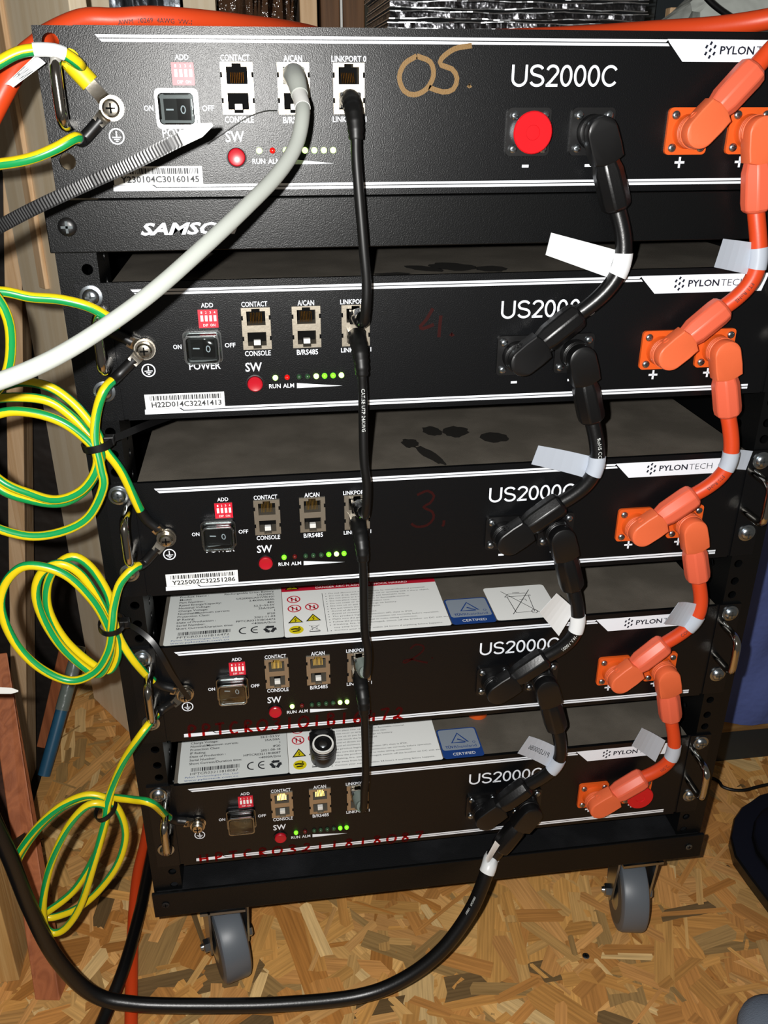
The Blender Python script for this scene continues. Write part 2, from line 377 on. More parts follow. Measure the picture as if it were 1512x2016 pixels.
# ------------------------------------------------------------------ the rack
rack = thing('equipment_rack', 'black open steel equipment rack on castors holding the stacked batteries', 'rack', (0, 210, FLOOR))
HZ = sorted(-270.5 + 44.45 * k + d for k in range(-3, 10) for d in (0, 15.875, 28.575))
HZ = [z for z in HZ if -378 < z < 152]
for sx in (-1, 1):
    mb = MB().use('powder_rack')
    a, b = sorted((sx * 226, sx * 250)); holed(mb, a, b, -406, 184, [(sx * 232.5, z) for z in HZ], 3, 5, 3.4)
    build('front_rail', mb, rack, smooth=30)
    mb = MB().use('powder_rack')              # flange that turns inwards, with its own row of holes
    holed(mb, 5, 46, -380, 183, [(28, z + 4) for z in HZ], 0, 2, 3.2, horiz=lambda a, b, c, sx=sx: (sx * (226 + b), a, c))
    build('rail_flange', mb, rack, smooth=30)
    mb = MB().use('powder_rack').box((min(sx * 248, sx * 250), 5, -406), (max(sx * 248, sx * 250), 418, 184)); build('side_panel', mb, rack, bevel=.5)
    mb = MB().use('powder_rack')
    holed(mb, min(sx * 226, sx * 250), max(sx * 226, sx * 250), -406, 184, [(sx * 232.5, z) for z in HZ], 416, 418, 3.4); build('rear_rail', mb, rack, smooth=30)
    for zb in (133.35, 0, -133.35, -266.7):   # angle the battery rests on
        mb = MB().use('powder_rack').box((min(sx * 205, sx * 224), 30, zb - 86.7), (max(sx * 205, sx * 224), 400, zb - 84.7))
        mb.box((min(sx * 222, sx * 225.9), 30, zb - 84.7), (max(sx * 222, sx * 225.9), 400, zb - 70)); build('support_angle', mb, rack)
build('top_plate', MB().use('powder_rack').box((-250, 1, 183.2), (250, 418, 185.4)), rack, bevel=.4)
build('top_crossbar', MB().use('powder_rack').box((-251.5, -2, 156), (251.5, 1, 185.6)), rack, bevel=.6)
mb = MB().use('powder_rack').box((-251.5, -2, -407), (251.5, 1, -379.2)); build('bottom_crossbar', mb, rack, bevel=.6)
build('bottom_tray', MB().use('tray_dusty').box((-248, 1, -384), (248, 418, -381)), rack, bevel=.4)
mb = MB().use('print_white'); put_text(mb, 'SAMSON', -198, -139.5, 165.2, 172.4, lambda x, z: (x, -2.15, z), bold=.035, shear=.32); build('brand_lettering', mb, rack)
def pan_screw(mb, p, r=4.6, h=2.6, m='zinc', washer=True, d=(0, -1, 0), slot='steel_grey'):
    p = Vector(p); d = Vector(d); mb.use(m)
    if washer: mb.lathe(p, d, [(0, r * 1.38), (.8, r * 1.38), (.95, r * 1.3)], 20)
    mb.lathe(p, d, [(.5, r), (.5 + h * .45, r), (.5 + h * .8, r * .82), (.5 + h, r * .45)], 20)
    t = p + d * (.5 + h + .03); mb.use(slot)
    for w in (0, 1):
        ax, bz = (r * .62, r * .13) if w else (r * .13, r * .62)
        mb.add([t + Vector((-ax, 0, -bz)), t + Vector((ax, 0, -bz)), t + Vector((ax, 0, bz)), t + Vector((-ax, 0, bz))], [(0, 1, 2, 3)])
for x, z, m in ((-239.3, 171, 'black_plastic'), (239.3, 171, 'black_plastic'), (-241, -392.3, 'tray_dusty'), (238, -392.6, 'steel_grey')):
    mb = MB(); pan_screw(mb, (x, -2, z), 5.4 if z > 0 else 3.2, 2.8 if z > 0 else .8, m, washer=False, slot='steel_grey' if z > 0 else 'black_in'); build('bolt', mb, rack, smooth=35)
def caster(x, y, yaw):
    r = 37.5; ax = Vector((math.cos(yaw), math.sin(yaw), 0)); c = Vector((x, y, FLOOR + r + .4))
    fork = MB().use('zinc'); e = thingless('caster', (x, y, 0))
    for s in (-1, 1):
        p = c + ax * s * 16.5; f = ax.cross(Vector((0, 0, 1)))
        prof = [(-17, 58), (17, 58), (15, 40), (9.5, 0), (6, -8), (-6, -8), (-9.5, 0), (-15, 40)]
        fork.rings([[p + f * a + Vector((0, 0, b - 0)) + ax * s * k for a, b in prof] for k in (0, 2)])
    fork.box((x - 20, y - 20, c.z + 55), (x + 20, y + 20, c.z + 58)); fork.lathe((x, y, c.z + 57), (0, 0, 1), [(0, 17), (8.4, 17)], 20)
    fk = build('caster', fork, rack, smooth=30)
    w = MB().use('caster_grey').lathe(c - ax * 13, ax, [(0, r - 7), (0, r - 4), (1.6, r - 1), (4, r), (22, r), (24.4, r - 1), (26, r - 4), (26, r - 7)], 48)
    build('wheel', w, fk, smooth=35)
    h = MB().use('caster_hub').lathe(c - ax * 13.6, ax, [(0, r - 11), (.3, r - 7.2), (26.9, r - 7.2), (27.2, r - 11)], 36)
    h.use('zinc').lathe(c - ax * 15.4, ax, [(0, 10), (2, 19), (28.8, 19), (30.8, 10)], 28); build('hub', h, fk, smooth=35)
    b = MB().use('zinc').lathe(c - ax * 26, ax, [(0, 2.6), (3, 3.4), (3.2, 3.4)], 12).lathe(c - ax * 23.4, ax, [(0, 5.6), (.8, 6.4), (5, 6.4)], 6).lathe(c + ax * 18.4, ax, [(0, 6.4), (4, 6.4), (4.8, 5.4)], 6)
    b.lathe(c - ax * 18.5, ax, [(0, 3.2), (37, 3.2)], 10); build('axle_bolt', b, fk, smooth=30)
def thingless(n, p): return None
caster(-194, 22, math.radians(17)); caster(199, 22, math.radians(-11)); caster(-196, 372, .4); caster(199, 372, -.6)

# ------------------------------------------------------------------ the batteries (frame: z from the upper stripe)
ZB = {5: 270.4, 4: 133.35, 3: 0., 2: -133.35, 1: -266.7}; DX = {5: -2.1, 4: .4, 3: 0., 2: .2, 1: -2.1}
SOCK = {'m1': 37.6, 'm2': 77.5, 'p1': 138.5, 'p2': 178.5}; SZ = -49.7
BASE = Vector((0, 0, -84.2))
front = lambda e: (lambda x, z: (x, -e, z))
def P_(name, mb, **k):       # mesh data in the battery frame, made once
    o = build(name, mb, ori=BASE, **k); me = o.data; bv = [m.width * 1000 for m in o.modifiers]; bpy.data.objects.remove(o)
    return (name, me, bv[0] if bv else None)
KIT = {}
mb = MB().use('case_top'); x0, x1, y0, y1, z0, z1 = -219.5, 219.5, 1.6, 410, -84.2, 4.2
mb.add([(x0, y0, z0), (x1, y0, z0), (x1, y1, z0), (x0, y1, z0), (x0, y0, z1), (x1, y0, z1), (x1, y1, z1), (x0, y1, z1)], [(0, 3, 2, 1), (4, 5, 6, 7), (1, 2, 6, 5), (2, 3, 7, 6), (3, 0, 4, 7)])
mb.use('black_in').box((-200, 40, -80), (200, 60, 0)); KIT['case'] = P_('case', mb)
# front panel with three cut-outs for the sockets
JX = (-133.65, -101.9, -70.3); JW, JZ0, JZ1 = 9.15, -39.8, -13.0
mb = MB().use('powder'); xs = sorted([-219.5, 219.5] + [j + s * JW for j in JX for s in (-1, 1)]); zs = [-84.0, JZ0, JZ1, 4.4]
for i in range(len(xs) - 1):
    for k in range(3):
        if k == 1 and i in (1, 3, 5): continue
        mb.add([(xs[i], 0, zs[k]), (xs[i + 1], 0, zs[k]), (xs[i + 1], 0, zs[k + 1]), (xs[i], 0, zs[k + 1])], [(0, 1, 2, 3)])
X0, X1, Z0, Z1 = -219.5, 219.5, -84., 4.4
mb.add([(X0, 0, Z0), (X0, 3, Z0), (X0, 3, Z1), (X0, 0, Z1)], [(3, 2, 1, 0)]); mb.add([(X1, 0, Z0), (X1, 3, Z0), (X1, 3, Z1), (X1, 0, Z1)], [(0, 1, 2, 3)])
mb.add([(X0, 0, Z1), (X0, 3, Z1), (X1, 3, Z1), (X1, 0, Z1)], [(3, 2, 1, 0)]); mb.add([(X0, 0, Z0), (X0, 3, Z0), (X1, 3, Z0), (X1, 0, Z0)], [(0, 1, 2, 3)])
KIT['panel'] = P_('front_panel', mb)
EARS = []
for s in (-1, 1):
    mb = MB().use('powder'); a, b = sorted((s * 222.6, s * 241.4)); holed(mb, a, b, -84, 4.2, [(s * 232.5, -3.8), (s * 232.5, -64.1)], .9, 2.9, 4.6 if s else 3)
    mb.box((min(s * 219.6, s * 222.6), 2.0, -84), (max(s * 219.6, s * 222.6), 2.9, 4.2)); EARS.append(P_('mounting_ear', mb, smooth=30))
HAND = []
for s in (-1, 1):
    x = s * 227.2
    pts = [(x, 1, -13), (x, -14, -13), (x, -20, -13.6), (x, -23.6, -16), (x, -25, -20), (x, -25, -38), (x, -23.6, -42), (x, -20, -44.4), (x, -14, -45), (x, 1, -45)]
    HAND.append(P_('handle', MB().use('chrome').tube(catmull(pts, 1.5), 3.2, 14, uv=False), smooth=50))
mb = MB().use('print_white'); e = front(.08)
def quad(mb, pts, f): mb.add([f(*p) for p in pts], [tuple(range(len(pts)))])
quad(mb, [(-207.4, -1.5), (118, -1.5), (119.4, 0), (-208.6, 0)][0:4], e)
quad(mb, [(-205.4, -3.5), (120.6, -3.5), (119.4, -2.05), (-206.8, -2.05)], e)
quad(mb, [(118.8, 0.2), (120.2, -1.6), (129.8, -11.6), (205.6, -11.6), (209.2, .2)], e)
quad(mb, [(-208.8, -80.4), (209, -80.4), (209, -78.95), (-184.2, -78.95), (-186.6, -77.1), (-208.6, -77.1)], e); quad(mb, [(-183.8, -78.4), (209, -78.4), (209, -77.0), (-185.5, -77.0)], e)
for s, a, b, c, d in (('ADD', -167.1, -159.6, -12.2, -9.4), ('ON', -186.6, -181.4, -37.9, -35), ('OFF', -154.3, -147.6, -38, -35), ('POWER', -177.8, -158, -51.8, -47),
        ('CONTACT', -142.2, -126, -12.6, -9.3), ('CONSOLE', -142, -125.5, -44.1, -40.7), ('A/CAN', -107.1, -96.6, -12.8, -9.4), ('B/RS485', -108.7, -95, -44.5, -41), ('LINKPORT 0', -80, -60.2, -12.7, -9.6), ('LINKPORT 1', -80, -60.2, -43.9, -40.9),
        ('SW', -142.3, -131.6, -54.4, -48.4), ('RUN', -127.7, -120.2, -66.2, -63.3), ('ALM', -118.6, -111.4, -66.2, -63.3), ):
    put_text(mb, s, a, b, c, d, e, bold=.014)
quad(mb, [(-109.6, -66.7), (-79.6, -66.3), (-109.5, -63.3)], e)
def arc(cx, cy, rx, ry, a0, a1, n=16): return [(cx + rx * math.cos(math.radians(a0 + (a1 - a0) * k / n)), cy + ry * math.sin(math.radians(a0 + (a1 - a0) * k / n))) for k in range(n + 1)]
GLY = {'U': (.72, [[(.09, 1), (.09, .4)] + arc(.36, .36, .27, .31, 180, 360) + [(.63, .4), (.63, 1)]]), 'S': (.667, [arc(.33, .735, .235, .215, 20, 235, 18) + arc(.34, .275, .25, .225, 75, -165, 20)]),
       '2': (.556, [arc(.28, .72, .21, .23, 170, -38, 18) + [(.24, .27), (.07, .055)], [(.03, .06), (.51, .06)]]), '0': (.556, [arc(.278, .5, .2, .44, 0, 360, 28)]), 'C': (.722, [arc(.385, .5, .3, .44, 38, 322, 26)])}
gx_ = 25.0; HT = 11.5
for ch in 'US2000C':
    wd_, sts = GLY[ch]
    for st in sts: mb.ribbon([(gx_ + p[0] * 15.0, -25.1 + p[1] * HT) for p in st], 1.5, e)
    gx_ += wd_ * 15.25
for x in (SOCK['m1'], SOCK['m2']): quad(mb, [(x - 2.1, -69.6), (x + 2.1, -69.6), (x + 2.1, -68), (x - 2.1, -68)], e)
for x in (SOCK['p1'], SOCK['p2']):
    x -= 1.6; quad(mb, [(x - 3.2, -68.2), (x + 3.2, -68.2), (x + 3.2, -66.8), (x - 3.2, -66.8)], e); quad(mb, [(x - .7, -70.7), (x + .7, -70.7), (x + .7, -64.3), (x - .7, -64.3)], e)
gx, gz = -203.4, -51
mb.ribbon([(gx + 4 * math.cos(t * math.pi / 16), gz + 4 * math.sin(t * math.pi / 16)) for t in range(33)], .75, e)
quad(mb, [(gx - .35, gz - .2), (gx + .35, gz - .2), (gx + .35, gz + 2.8), (gx - .35, gz + 2.8)], e)
for w, dz in ((2.5, -.2), (1.6, -1.3), (.7, -2.3)): quad(mb, [(gx - w, gz + dz - .55), (gx + w, gz + dz - .55), (gx + w, gz + dz), (gx - w, gz + dz)], e)
KIT['print'] = P_('printed_lettering', mb)
mb = MB().use('print_navy'); e2 = front(.14)
for i, (dx, dz) in enumerate(((0, 3.6), (-2.6, 1.8), (2.6, 1.8), (0, 0), (-2.6, -1.8), (2.6, -1.8), (0, -3.6))):
    cx, cz, q = 146.4 + dx, -5.4 + dz, 1.05
    quad(mb, [(cx - q, cz - q * .6), (cx + q * .15, cz - q * 1.1), (cx + q, cz + q * .6), (cx - q * .15, cz + q * 1.1)], e2)
put_text(mb, 'PYLON', 152.6, 174.4, -7.7, -3.2, e2, bold=.02); put_text(mb, 'TECH', 175.6, 193.6, -7.7, -3.2, e2, bold=-.012)
KIT['logo'] = P_('maker_logo', mb)
# address switch
mb = MB().use('red_dip').box((-169.4, -.8, -24.8), (-157.2, 1, -13.4)); KIT['dip'] = P_('address_switch', mb)
mb = MB().use('sticker_white')
for k in range(4): mb.box((-167.9 + k * 2.7, -1.3, -20.6), (-166.3 + k * 2.7, -.7, -16.9))
mb.use('ink_red'); SL = P_('slider_row', mb)
mb = MB().use('sticker_white'); fd = front(.86)
for k, s in enumerate('1234'): put_text(mb, s, -167.6 + k * 2.7, -166.7 + k * 2.7, -15.9, -14.4, fd)
put_text(mb, 'ON', -162.2, -159.2, -23.9, -22.3, fd); put_text(mb, 'DIP', -166.6, -163.6, -23.9, -22.3, fd); DT = P_('switch_marking', mb)
# power rocker under its clear cover
mb = MB().use('black_plastic').box((-178.6, -1.4, -45.8), (-157.4, 1, -28.2)); KIT['bezel'] = P_('power_switch', mb, bevel=.6)
mb = MB().use('black_plastic'); mb.rings([[(-175.4, -1, z), (-175.4, -2.2, z), (-168, -3.6, z), (-160.6, -6.2, z), (-160.6, -1, z)] for z in (-42.6, -31.6)])
RK = P_('rocker', mb)
mb = MB().use('print_white'); mb.add([(-174.2, -2.75, -37.6), (-170, -3.45, -37.6), (-170, -3.45, -36.8), (-174.2, -2.75, -36.8)], [(0, 1, 2, 3)])
def rk(x, z): return (x, -3.75 - (x + 168) * .351, z)
mb.ribbon([(-164.6 + 1.2 * math.cos(t * math.pi / 8), -37.2 + 1.9 * math.sin(t * math.pi / 8)) for t in range(17)], .6, rk); RM = P_('rocker_marking', mb)
mb = MB().use('clear')
def rr(d, y): return [(x, y, z) for x, z in rrect(-180 + d, -156 - d, -47 + d, -26.4 - d, 2.4)]
mb.rings([rr(0, -.1), rr(0, -2.0), rr(1.2, -3), rr(1.4, -8.6), rr(2.6, -10)], cap0=False); mb.rings([rr(2.3, -3), rr(2.5, -8.2), rr(3.2, -8.9)], cap0=False)
CV = P_('clear_cover', mb, smooth=40)
mb = MB().use('clear_rim')
for d0, ya, yb, w_ in ((0, -1.6, -2.4, 1.3), (1.3, -8.4, -9.9, .9)): mb.rings([rr(d0, ya), rr(d0, yb), rr(d0 + w_, yb), rr(d0 + w_, ya), rr(d0, ya)], False, False)
CR = P_('cover_rim', mb)
# twin network sockets
JACK = []
for jx in JX:
    mb = MB().use('jack_metal'); a, b = jx - JW + .1, jx + JW - .1; zt, zb = JZ1 - .1, JZ0 + .1; y0, y1 = -.9, 11
    ow = 5.9
    for (xa, xb, za, zc) in ((a, jx - ow, zb, zt), (jx + ow, b, zb, zt), (jx - ow, jx + ow, -28.6, -24.2), (jx - ow, jx - 2.6, zt - 2.2, zt), (jx + 2.6, jx + ow, zt - 2.2, zt), (jx - ow, jx - 2.6, zb, zb + 2.4), (jx + 2.6, jx + ow, zb, zb + 2.4), (jx - 2.6, jx + 2.6, zt - .6, zt), (jx - 2.6, jx + 2.6, zb, zb + .6)):
        mb.box((xa, y0, za), (xb, y1, zc))
    mb.use('black_in').box((a, 10.5, zb), (b, 11.5, zt)); mb.use('black_in')
    for s in (-1, 1):
        for z in (-19.4, -32.6): mb.box((jx + s * (JW - .5) - .55, -.97, z - 1.4), (jx + s * (JW - .5) + .55, -.5, z + 1.4))
    body = P_('network_socket', mb)
    mb = MB().use('gold')
    for k in range(8): mb.add([(jx - 3.65 + k * 1.0, 2.2, -23.6), (jx - 3.35 + k * 1.0, 2.2, -23.6), (jx - 3.35 + k * 1.0, 8, -18), (jx - 3.65 + k * 1.0, 8, -18)], [(0, 1, 2, 3)])
    pins = P_('contact_pins', mb)
    tab = P_('latch_tab', MB().use('white_plastic').box((jx - 2.2, .5, -37.4), (jx + 2.2, 4, -34.2)), bevel=.3)
    JACK.append((body, pins, tab))
mb = MB().use('black_plastic').lathe((-136.7, 0, -62.4), (0, -1, 0), [(0, 5.9), (.7, 5.9), (.8, 5.2), (.3, 5.1)], 28, cap1=False); KIT['btnring'] = P_('reset_button', mb, smooth=40)
BT = P_('button_cap', MB().use('red_btn').lathe((-136.7, 0, -62.4), (0, -1, 0), [(.1, 4.9), (2.3, 4.9), (2.8, 4.3), (2.4, 2.6), (2.3, .3)], 28), smooth=30)
def led(x, m): return P_('indicator_light', MB().use(m).lathe((x, 0, -59), (0, -1, 0), [(-.5, 1.75), (1.1, 1.7), (2, 1.2), (2.35, .4)], 14), smooth=60)
LX = (-107.9, -102.4, -96.7, -91.2, -85.6, -80.1); LEDS = {}
def getled(x, m):
    if (x, m) not in LEDS: LEDS[(x, m)] = led(x, m)
    return LEDS[(x, m)]
SKT = {}
for k, x in SOCK.items():
    o = k[0] == 'p'; mb = MB().use('orange_plate' if o else 'black_plastic')
    mb.prism(rrect(x - 13.4, x + 13.4, SZ - 13.2, SZ + 13.4, 2.6), lambda a, b: (a, 0, b), lambda a, b: (a, -2.2, b))
    mb.lathe((x, -2.2, SZ), (0, -1, 0), [(0, 10), (1.2, 9.6), (4.2, 9.4)], 28); SKT[k] = [P_('power_socket', mb, smooth=35)]
    for sx in (-1, 1):
        for sz in (-1, 1):
            m2 = MB(); pan_screw(m2, (x + sx * 9.3, -2.2, SZ + sz * 9.2), 2.5, 1.6, washer=False); SKT[k].append(P_('socket_screw', m2, smooth=35))
mb = MB().use('red_cap').lathe((0, -7, SZ), (0, -1, 0), [(0, 9.6), (2.4, 9.8), (2.6, 11.6), (3.8, 11.8), (4.4, 11.2), (4.3, 4.2), (3.9, 4), (3.9, .5)], 36)
mb.use('zinc').lathe((0, -2.2, SZ), (0, -1, 0), [(0, 10.4), (5, 10.4)], 28, cap0=False, cap1=False)
CAPM = mb
mb = MB().use('nickel').lathe((-203.7, -4.4, -36.4), (0, -1, 0), [(-4.4, 3), (0, 3), (0, 6), (1, 6), (1, 4.9), (3, 4.8), (4.2, 3.8), (4.7, 1.6)], 24); t = Vector((-203.7, -9.15, -36.4)); mb.use('black_in')
for ax, bz in ((2.6, .5), (.5, 2.6)): mb.add([t + Vector((-ax, 0, -bz)), t + Vector((ax, 0, -bz)), t + Vector((ax, 0, bz)), t + Vector((-ax, 0, bz))], [(0, 1, 2, 3)])
KIT['gscrew'] = P_('earth_screw', mb, smooth=35)
RSC = []
for s in (-1, 1):
    for z in (-3.8, -64.1):
        m2 = MB(); pan_screw(m2, (s * 232.5, .9, z), 5.0, 3.4); RSC.append((s, P_('rack_screw', m2, smooth=35)))

STROKE = {'0': [[(.5, 1), (.15, .8), (0, .45), (.15, .1), (.45, 0), (.8, .15), (1, .5), (.9, .85), (.5, 1)]], '5': [[(1, 1), (.6, .93), (.3, .72), (.3, .58), (.55, .5), (.68, .3), (.6, .06), (.35, 0), (.02, .1)]],
 '4': [[(.45, 1), (.2, .6), (0, .4), (.1, .32), (.5, .45)], [(.75, .75), (.72, .4), (.7, 0)]], '3': [[(.2, .9), (.6, 1), (.85, .85), (.7, .65), (.45, .55), (.8, .4), (.85, .2), (.6, .02), (.2, 0), (0, .1)]],
 '2': [[(.3, .8), (.5, 1), (.8, .9), (.8, .65), (.5, .35), (.1, .08), (.05, .2), (.35, .25), (.7, .1), (1, 0)]], '1': [[(.5, 1), (.45, .5), (.4, 0)]], '6': [[(.7, 1), (.3, .7), (.1, .3), (.3, 0), (.7, .05), (.8, .3), (.5, .42), (.2, .3)]],
 '7': [[(.05, .95), (.85, 1), (.55, .5), (.35, 0)]], '8': [[(.8, .85), (.5, 1), (.2, .8), (.75, .35), (.6, .03), (.2, .1), (.25, .4), (.8, .85)]], 'P': [[(.2, 0), (.25, .95), (.7, .98), (.85, .75), (.6, .52), (.25, .48)]],
 'T': [[(0, .95), (.95, 1)], [(.5, .97), (.45, 0)]], 'C': [[(.85, .9), (.5, 1), (.15, .7), (.12, .3), (.4, .02), (.85, .1)]], 'R': [[(.2, 0), (.25, .95), (.7, .98), (.8, .75), (.3, .5), (.9, 0)]], 'B': [[(.2, 0), (.25, .97), (.7, .95), (.75, .7), (.3, .52), (.8, .4), (.75, .08), (.2, 0)]], 'H': [[(.1, 1), (.1, 0)], [(.1, .5), (.85, .5)], [(.85, 1), (.85, 0)]],
 '.': [[(.2, .1), (.28, .02), (.34, .08)]], ',': [[(.3, .2), (.3, 0), (.2, -.15)]]}
def hand(mb, s, x0, z0, w, h, adv, pen, fn):
    for i, ch in enumerate(s):
        for st in STROKE[ch]:
            p3 = catmull([(p[0], p[1], 0) for p in st], .12); mb.ribbon([(x0 + i * adv + p.x * w, z0 + p.y * h) for p in p3], pen, fn)
def barcode(mb, x0, x1, z0, z1, fn, seed):
    rn = random.Random(seed); x = x0
    while x < x1:
        w = rn.choice((.35, .35, .7, 1.0)); quad(mb, [(x, z0), (min(x + w, x1), z0), (min(x + w, x1), z1), (x, z1)], fn); x += w + rn.choice((.35, .4, .7))
INFO = {
 5: ('black battery standing on top of the rack, marked 05. in gold pen', 'Y230104C30160145', ['led_hot', 'led_red', 'led_hot', 'led_hot', 'led_hot', 'led_hot', 'led_hot', 'led_hot']),
 4: ('black battery in the rack marked 4. in dark red pen, under the SAMSON bar', 'H22D014C32241413', ['led_hot', 'led_red', 'led_dim', 'led_dim', 'led_hot', 'led_green', 'led_green', 'led_hot']),
 3: ('black battery in the rack marked 3, in dark red pen', 'Y225002C32251286', ['led_green', 'led_red_off', 'led_dim', 'led_dim', 'led_dim', 'led_green', 'led_hot', 'led_green']),
 2: ('black battery in the rack marked 2., with a crossed-out bin sticker on its lid', None, ['led_hot', 'led_red_off', 'led_dim', 'led_dim', 'led_dim', 'led_dim', 'led_hot', 'led_hot']),
 1: ('black battery lowest in the rack, with a loose black plug lying on its stickers', None, ['led_green', 'led_red_off', 'led_dim', 'led_dim', 'led_dim', 'led_dim', 'led_green', 'led_green'])}
BAT = {}
def put(kit, parent): return link(kit[0], kit[1], parent, ORI[parent] if parent in ORI else BASE, kit[2])
def sticker(b, x0, x1, y0, y1, m, name, h=.25, r=2., z=4.2):
    mb = MB().use(m); mb.prism(rrect(x0, x1, y0, y1, r), lambda x, y: (x, y, z), lambda x, y: (x, y, z + h)); return build(name, mb, b, ori=BASE)
for n in (5, 4, 3, 2, 1):
    lab, ser, leds = INFO[n]
    b = thing('rack_battery', lab, 'battery', (DX[n], 0, ZB[n] - 84.2), 'batteries of the rack'); BAT[n] = b; ORI[b] = BASE
    case = put(KIT['case'], b); pan = put(KIT['panel'], b); put(KIT['print'], pan); put(KIT['logo'], pan)
    for i in (0, 1):
        er = put(EARS[i], b); put(HAND[i], b)
        if n < 5:
            for s, k in RSC:
                if (s < 0) == (i == 0): put(k, er)
    d = put(KIT['dip'], b); put(SL, d); put(DT, d)
    d = put(KIT['bezel'], b); r_ = put(RK, d); put(CV, d); put(CR, d); put(RM, d)
    for bd, pi, tb in JACK: j = put(bd, b); put(pi, j); put(tb, j)
    d = put(KIT['btnring'], b); put(BT, d); put(KIT['gscrew'], b)
    for x, m in zip((-123.4, -115.7) + LX, leds): put(getled(x, m), b)
    for k in SOCK:
        s_ = put(SKT[k][0], b)
        for q in SKT[k][1:]: put(q, s_)
    if ser:
        st = build('serial_sticker', MB().use('sticker_white').box((-207.9, -.22, -76.9), (-157.1, .0, -67)), b, ori=BASE)
        mb = MB().use('ink_grey'); f = front(.38); barcode(mb, -204.6, -159.4, -71.2, -68, f, n); put_text(mb, ser, -204, -159.2, -75.9, -72.2, f, bold=.022); build('serial_print', mb, st, ori=BASE)
    mb = MB(); f = front(.11)
    if n == 5: mb.use('marker_gold'); hand(mb, '0', -41, -29.5, 20, 20, 0, 2.8, f); hand(mb, '5', -24, -28, 25, 24, 0, 2.8, f); hand(mb, '.', -1.6, -25, 8, 8, 0, 2.6, f)
    if n == 4: mb.use('marker_red_dark'); hand(mb, '4', -28, -36, 18, 19, 0, 2.2, f); hand(mb, '.', -10, -35, 12, 12, 0, 2.6, f)
    if n == 3: mb.use('marker_red_dark'); hand(mb, '3', -31, -41, 19, 28, 0, 1.9, f); hand(mb, ',', -10, -40, 10, 14, 0, 2, f)
    if n == 2: mb.use('marker_red_dark'); hand(mb, '2', -36, -28, 20, 18, 0, 1.6, f); hand(mb, '.', -14, -24, 6, 6, 0, 1.5, f)
    if n > 1: build('pen_number', mb, pan, ori=BASE)
    if n < 3:
        mb = MB().use('marker_red'); hand(mb, 'PPTCR03101B16472' if n == 2 else 'HPTCR03211818087', -206, -81.2 if n == 2 else -83, 7.6, 11.5 if n == 2 else 9.5, 10.9 if n == 2 else 12.4, 2.1, f); build('pen_serial', mb, pan, ori=BASE)
    if n in (3, 4):                          # finger smears in the dust
        rn = random.Random(n)
        for (cx, cy, a, c, t) in (((-22, 24, 8, 15, .6), (-2, 28, 13, 17, .7), (22, 17, 11, 11, .6), (-46, 7, 12, 5, 0)) if n == 4 else ((-2.5, 74, 7, 11, .2), (16, 70, 10, 12, -.3), (42, 54, 10, 11, .3), (-24, 50, 6.5, 9.5, 0), (-14, 25, 5, 20, .35))):
            mb = MB().use('smear'); pts = []
            for k in range(20):
                q = 2 * math.pi * k / 20; r0 = 1 + rn.uniform(-.14, .14); x, y = a * math.cos(q) * r0, c * math.sin(q) * r0
                pts.append((cx + x * math.cos(t) - y * math.sin(t), cy + x * math.sin(t) + y * math.cos(t), 4.3))
            mb.add(pts, [tuple(range(20))]); build('smudge', mb, case, ori=BASE)
    if n < 3:                                # label stickers on the lid
        st = sticker(b, -216.5, -126.6, 2.4, 86, 'sticker_grey', 'data_label'); top = lambda x, y: (x, y, 4.52)
        mb = MB().use('ink_grey'); ys = 72.5
        rows = [('Product Name :', 'Rechargeable Li-ion Battery'), ('Model:', 'US2000C'), ('Part Number:', 'US2000CA01V00101'), ('Rated Energy/Capacity:', '2.4kWh/50Ah'), ('Nominal Voltage:', '48V'), ('Charge Voltage:', '52.5~53.5V'), ('Nominal/Maximum current:', '25A/50A'), ('Protection Class:', 'I'), ('IP Rating:', 'IP20'),
                ('Date of Production :', '2021-11-03' if n == 2 else '2021-08-18'), ('Serial Number:', 'PPTCR03101B16472' if n == 2 else 'HPTCR03211818087'), ('Short Current/Duration time:', '<4000A/2ms')]
        for i, (l, r) in enumerate(rows):
            y = 71 - i * 4.25; put_text(mb, l, -208.5, None, y - 1.3, y + 1.3, top, bold=.012, fit=False); put_text(mb, r, None, -132.5, y - 1.3, y + 1.3, top, bold=.012, fit=False)
        quad(mb, [(-208, 75.6), (-134, 75.6), (-134, 75.9), (-208, 75.9)], top)
        barcode(mb, -206.5, -167, 14.6, 19, top, 30 + n); put_text(mb, 'PPTCR03101B16472' if n == 2 else 'HPTCR03211818087', -207, -168, 10.6, 13.4, top)
        for ax, sgn in ((-156, 1), (-147, 1)):
            mb.ribbon([(ax + 4.2 * math.cos(math.radians(q)), 15 + 4.2 * math.sin(math.radians(q))) for q in range(80, 281, 10)], 1.2, top)
        quad(mb, [(-150, 14.4), (-146.6, 14.4), (-146.6, 15.6), (-150, 15.6)], top)
        for k in range(3):
            q = math.radians(90 + 120 * k); c, s_ = math.cos(q), math.sin(q); R = lambda a, d: (-137 + a * c - d * s_, 14.6 + a * s_ + d * c)
            quad(mb, [R(1.6, -3.2), R(4.4, -3.2), R(4.4, 1.2), R(1.6, 1.2)], top); quad(mb, [R(.6, 1.2), R(5.4, 1.2), R(3, 4)], top)
        build('label_print', mb, st, ori=BASE)
        mb = MB().use('ink_blue'); put_text(mb, 'Pylon Technologies Co., Ltd', -211, -168, 6.8, 9.2, top); put_text(mb, 'www.pylontech.com.cn', -211.5, -168, 3.2, 5.8, top); build('label_footer', mb, st, ori=BASE); mb = MB().use('ink_blue'); put_text(mb, 'PYLON', -184, -166, 77.6, 81.8, top, bold=.02); put_text(mb, 'TECH', -165, -150, 77.6, 81.8, top)
        mb.use('ink_green')
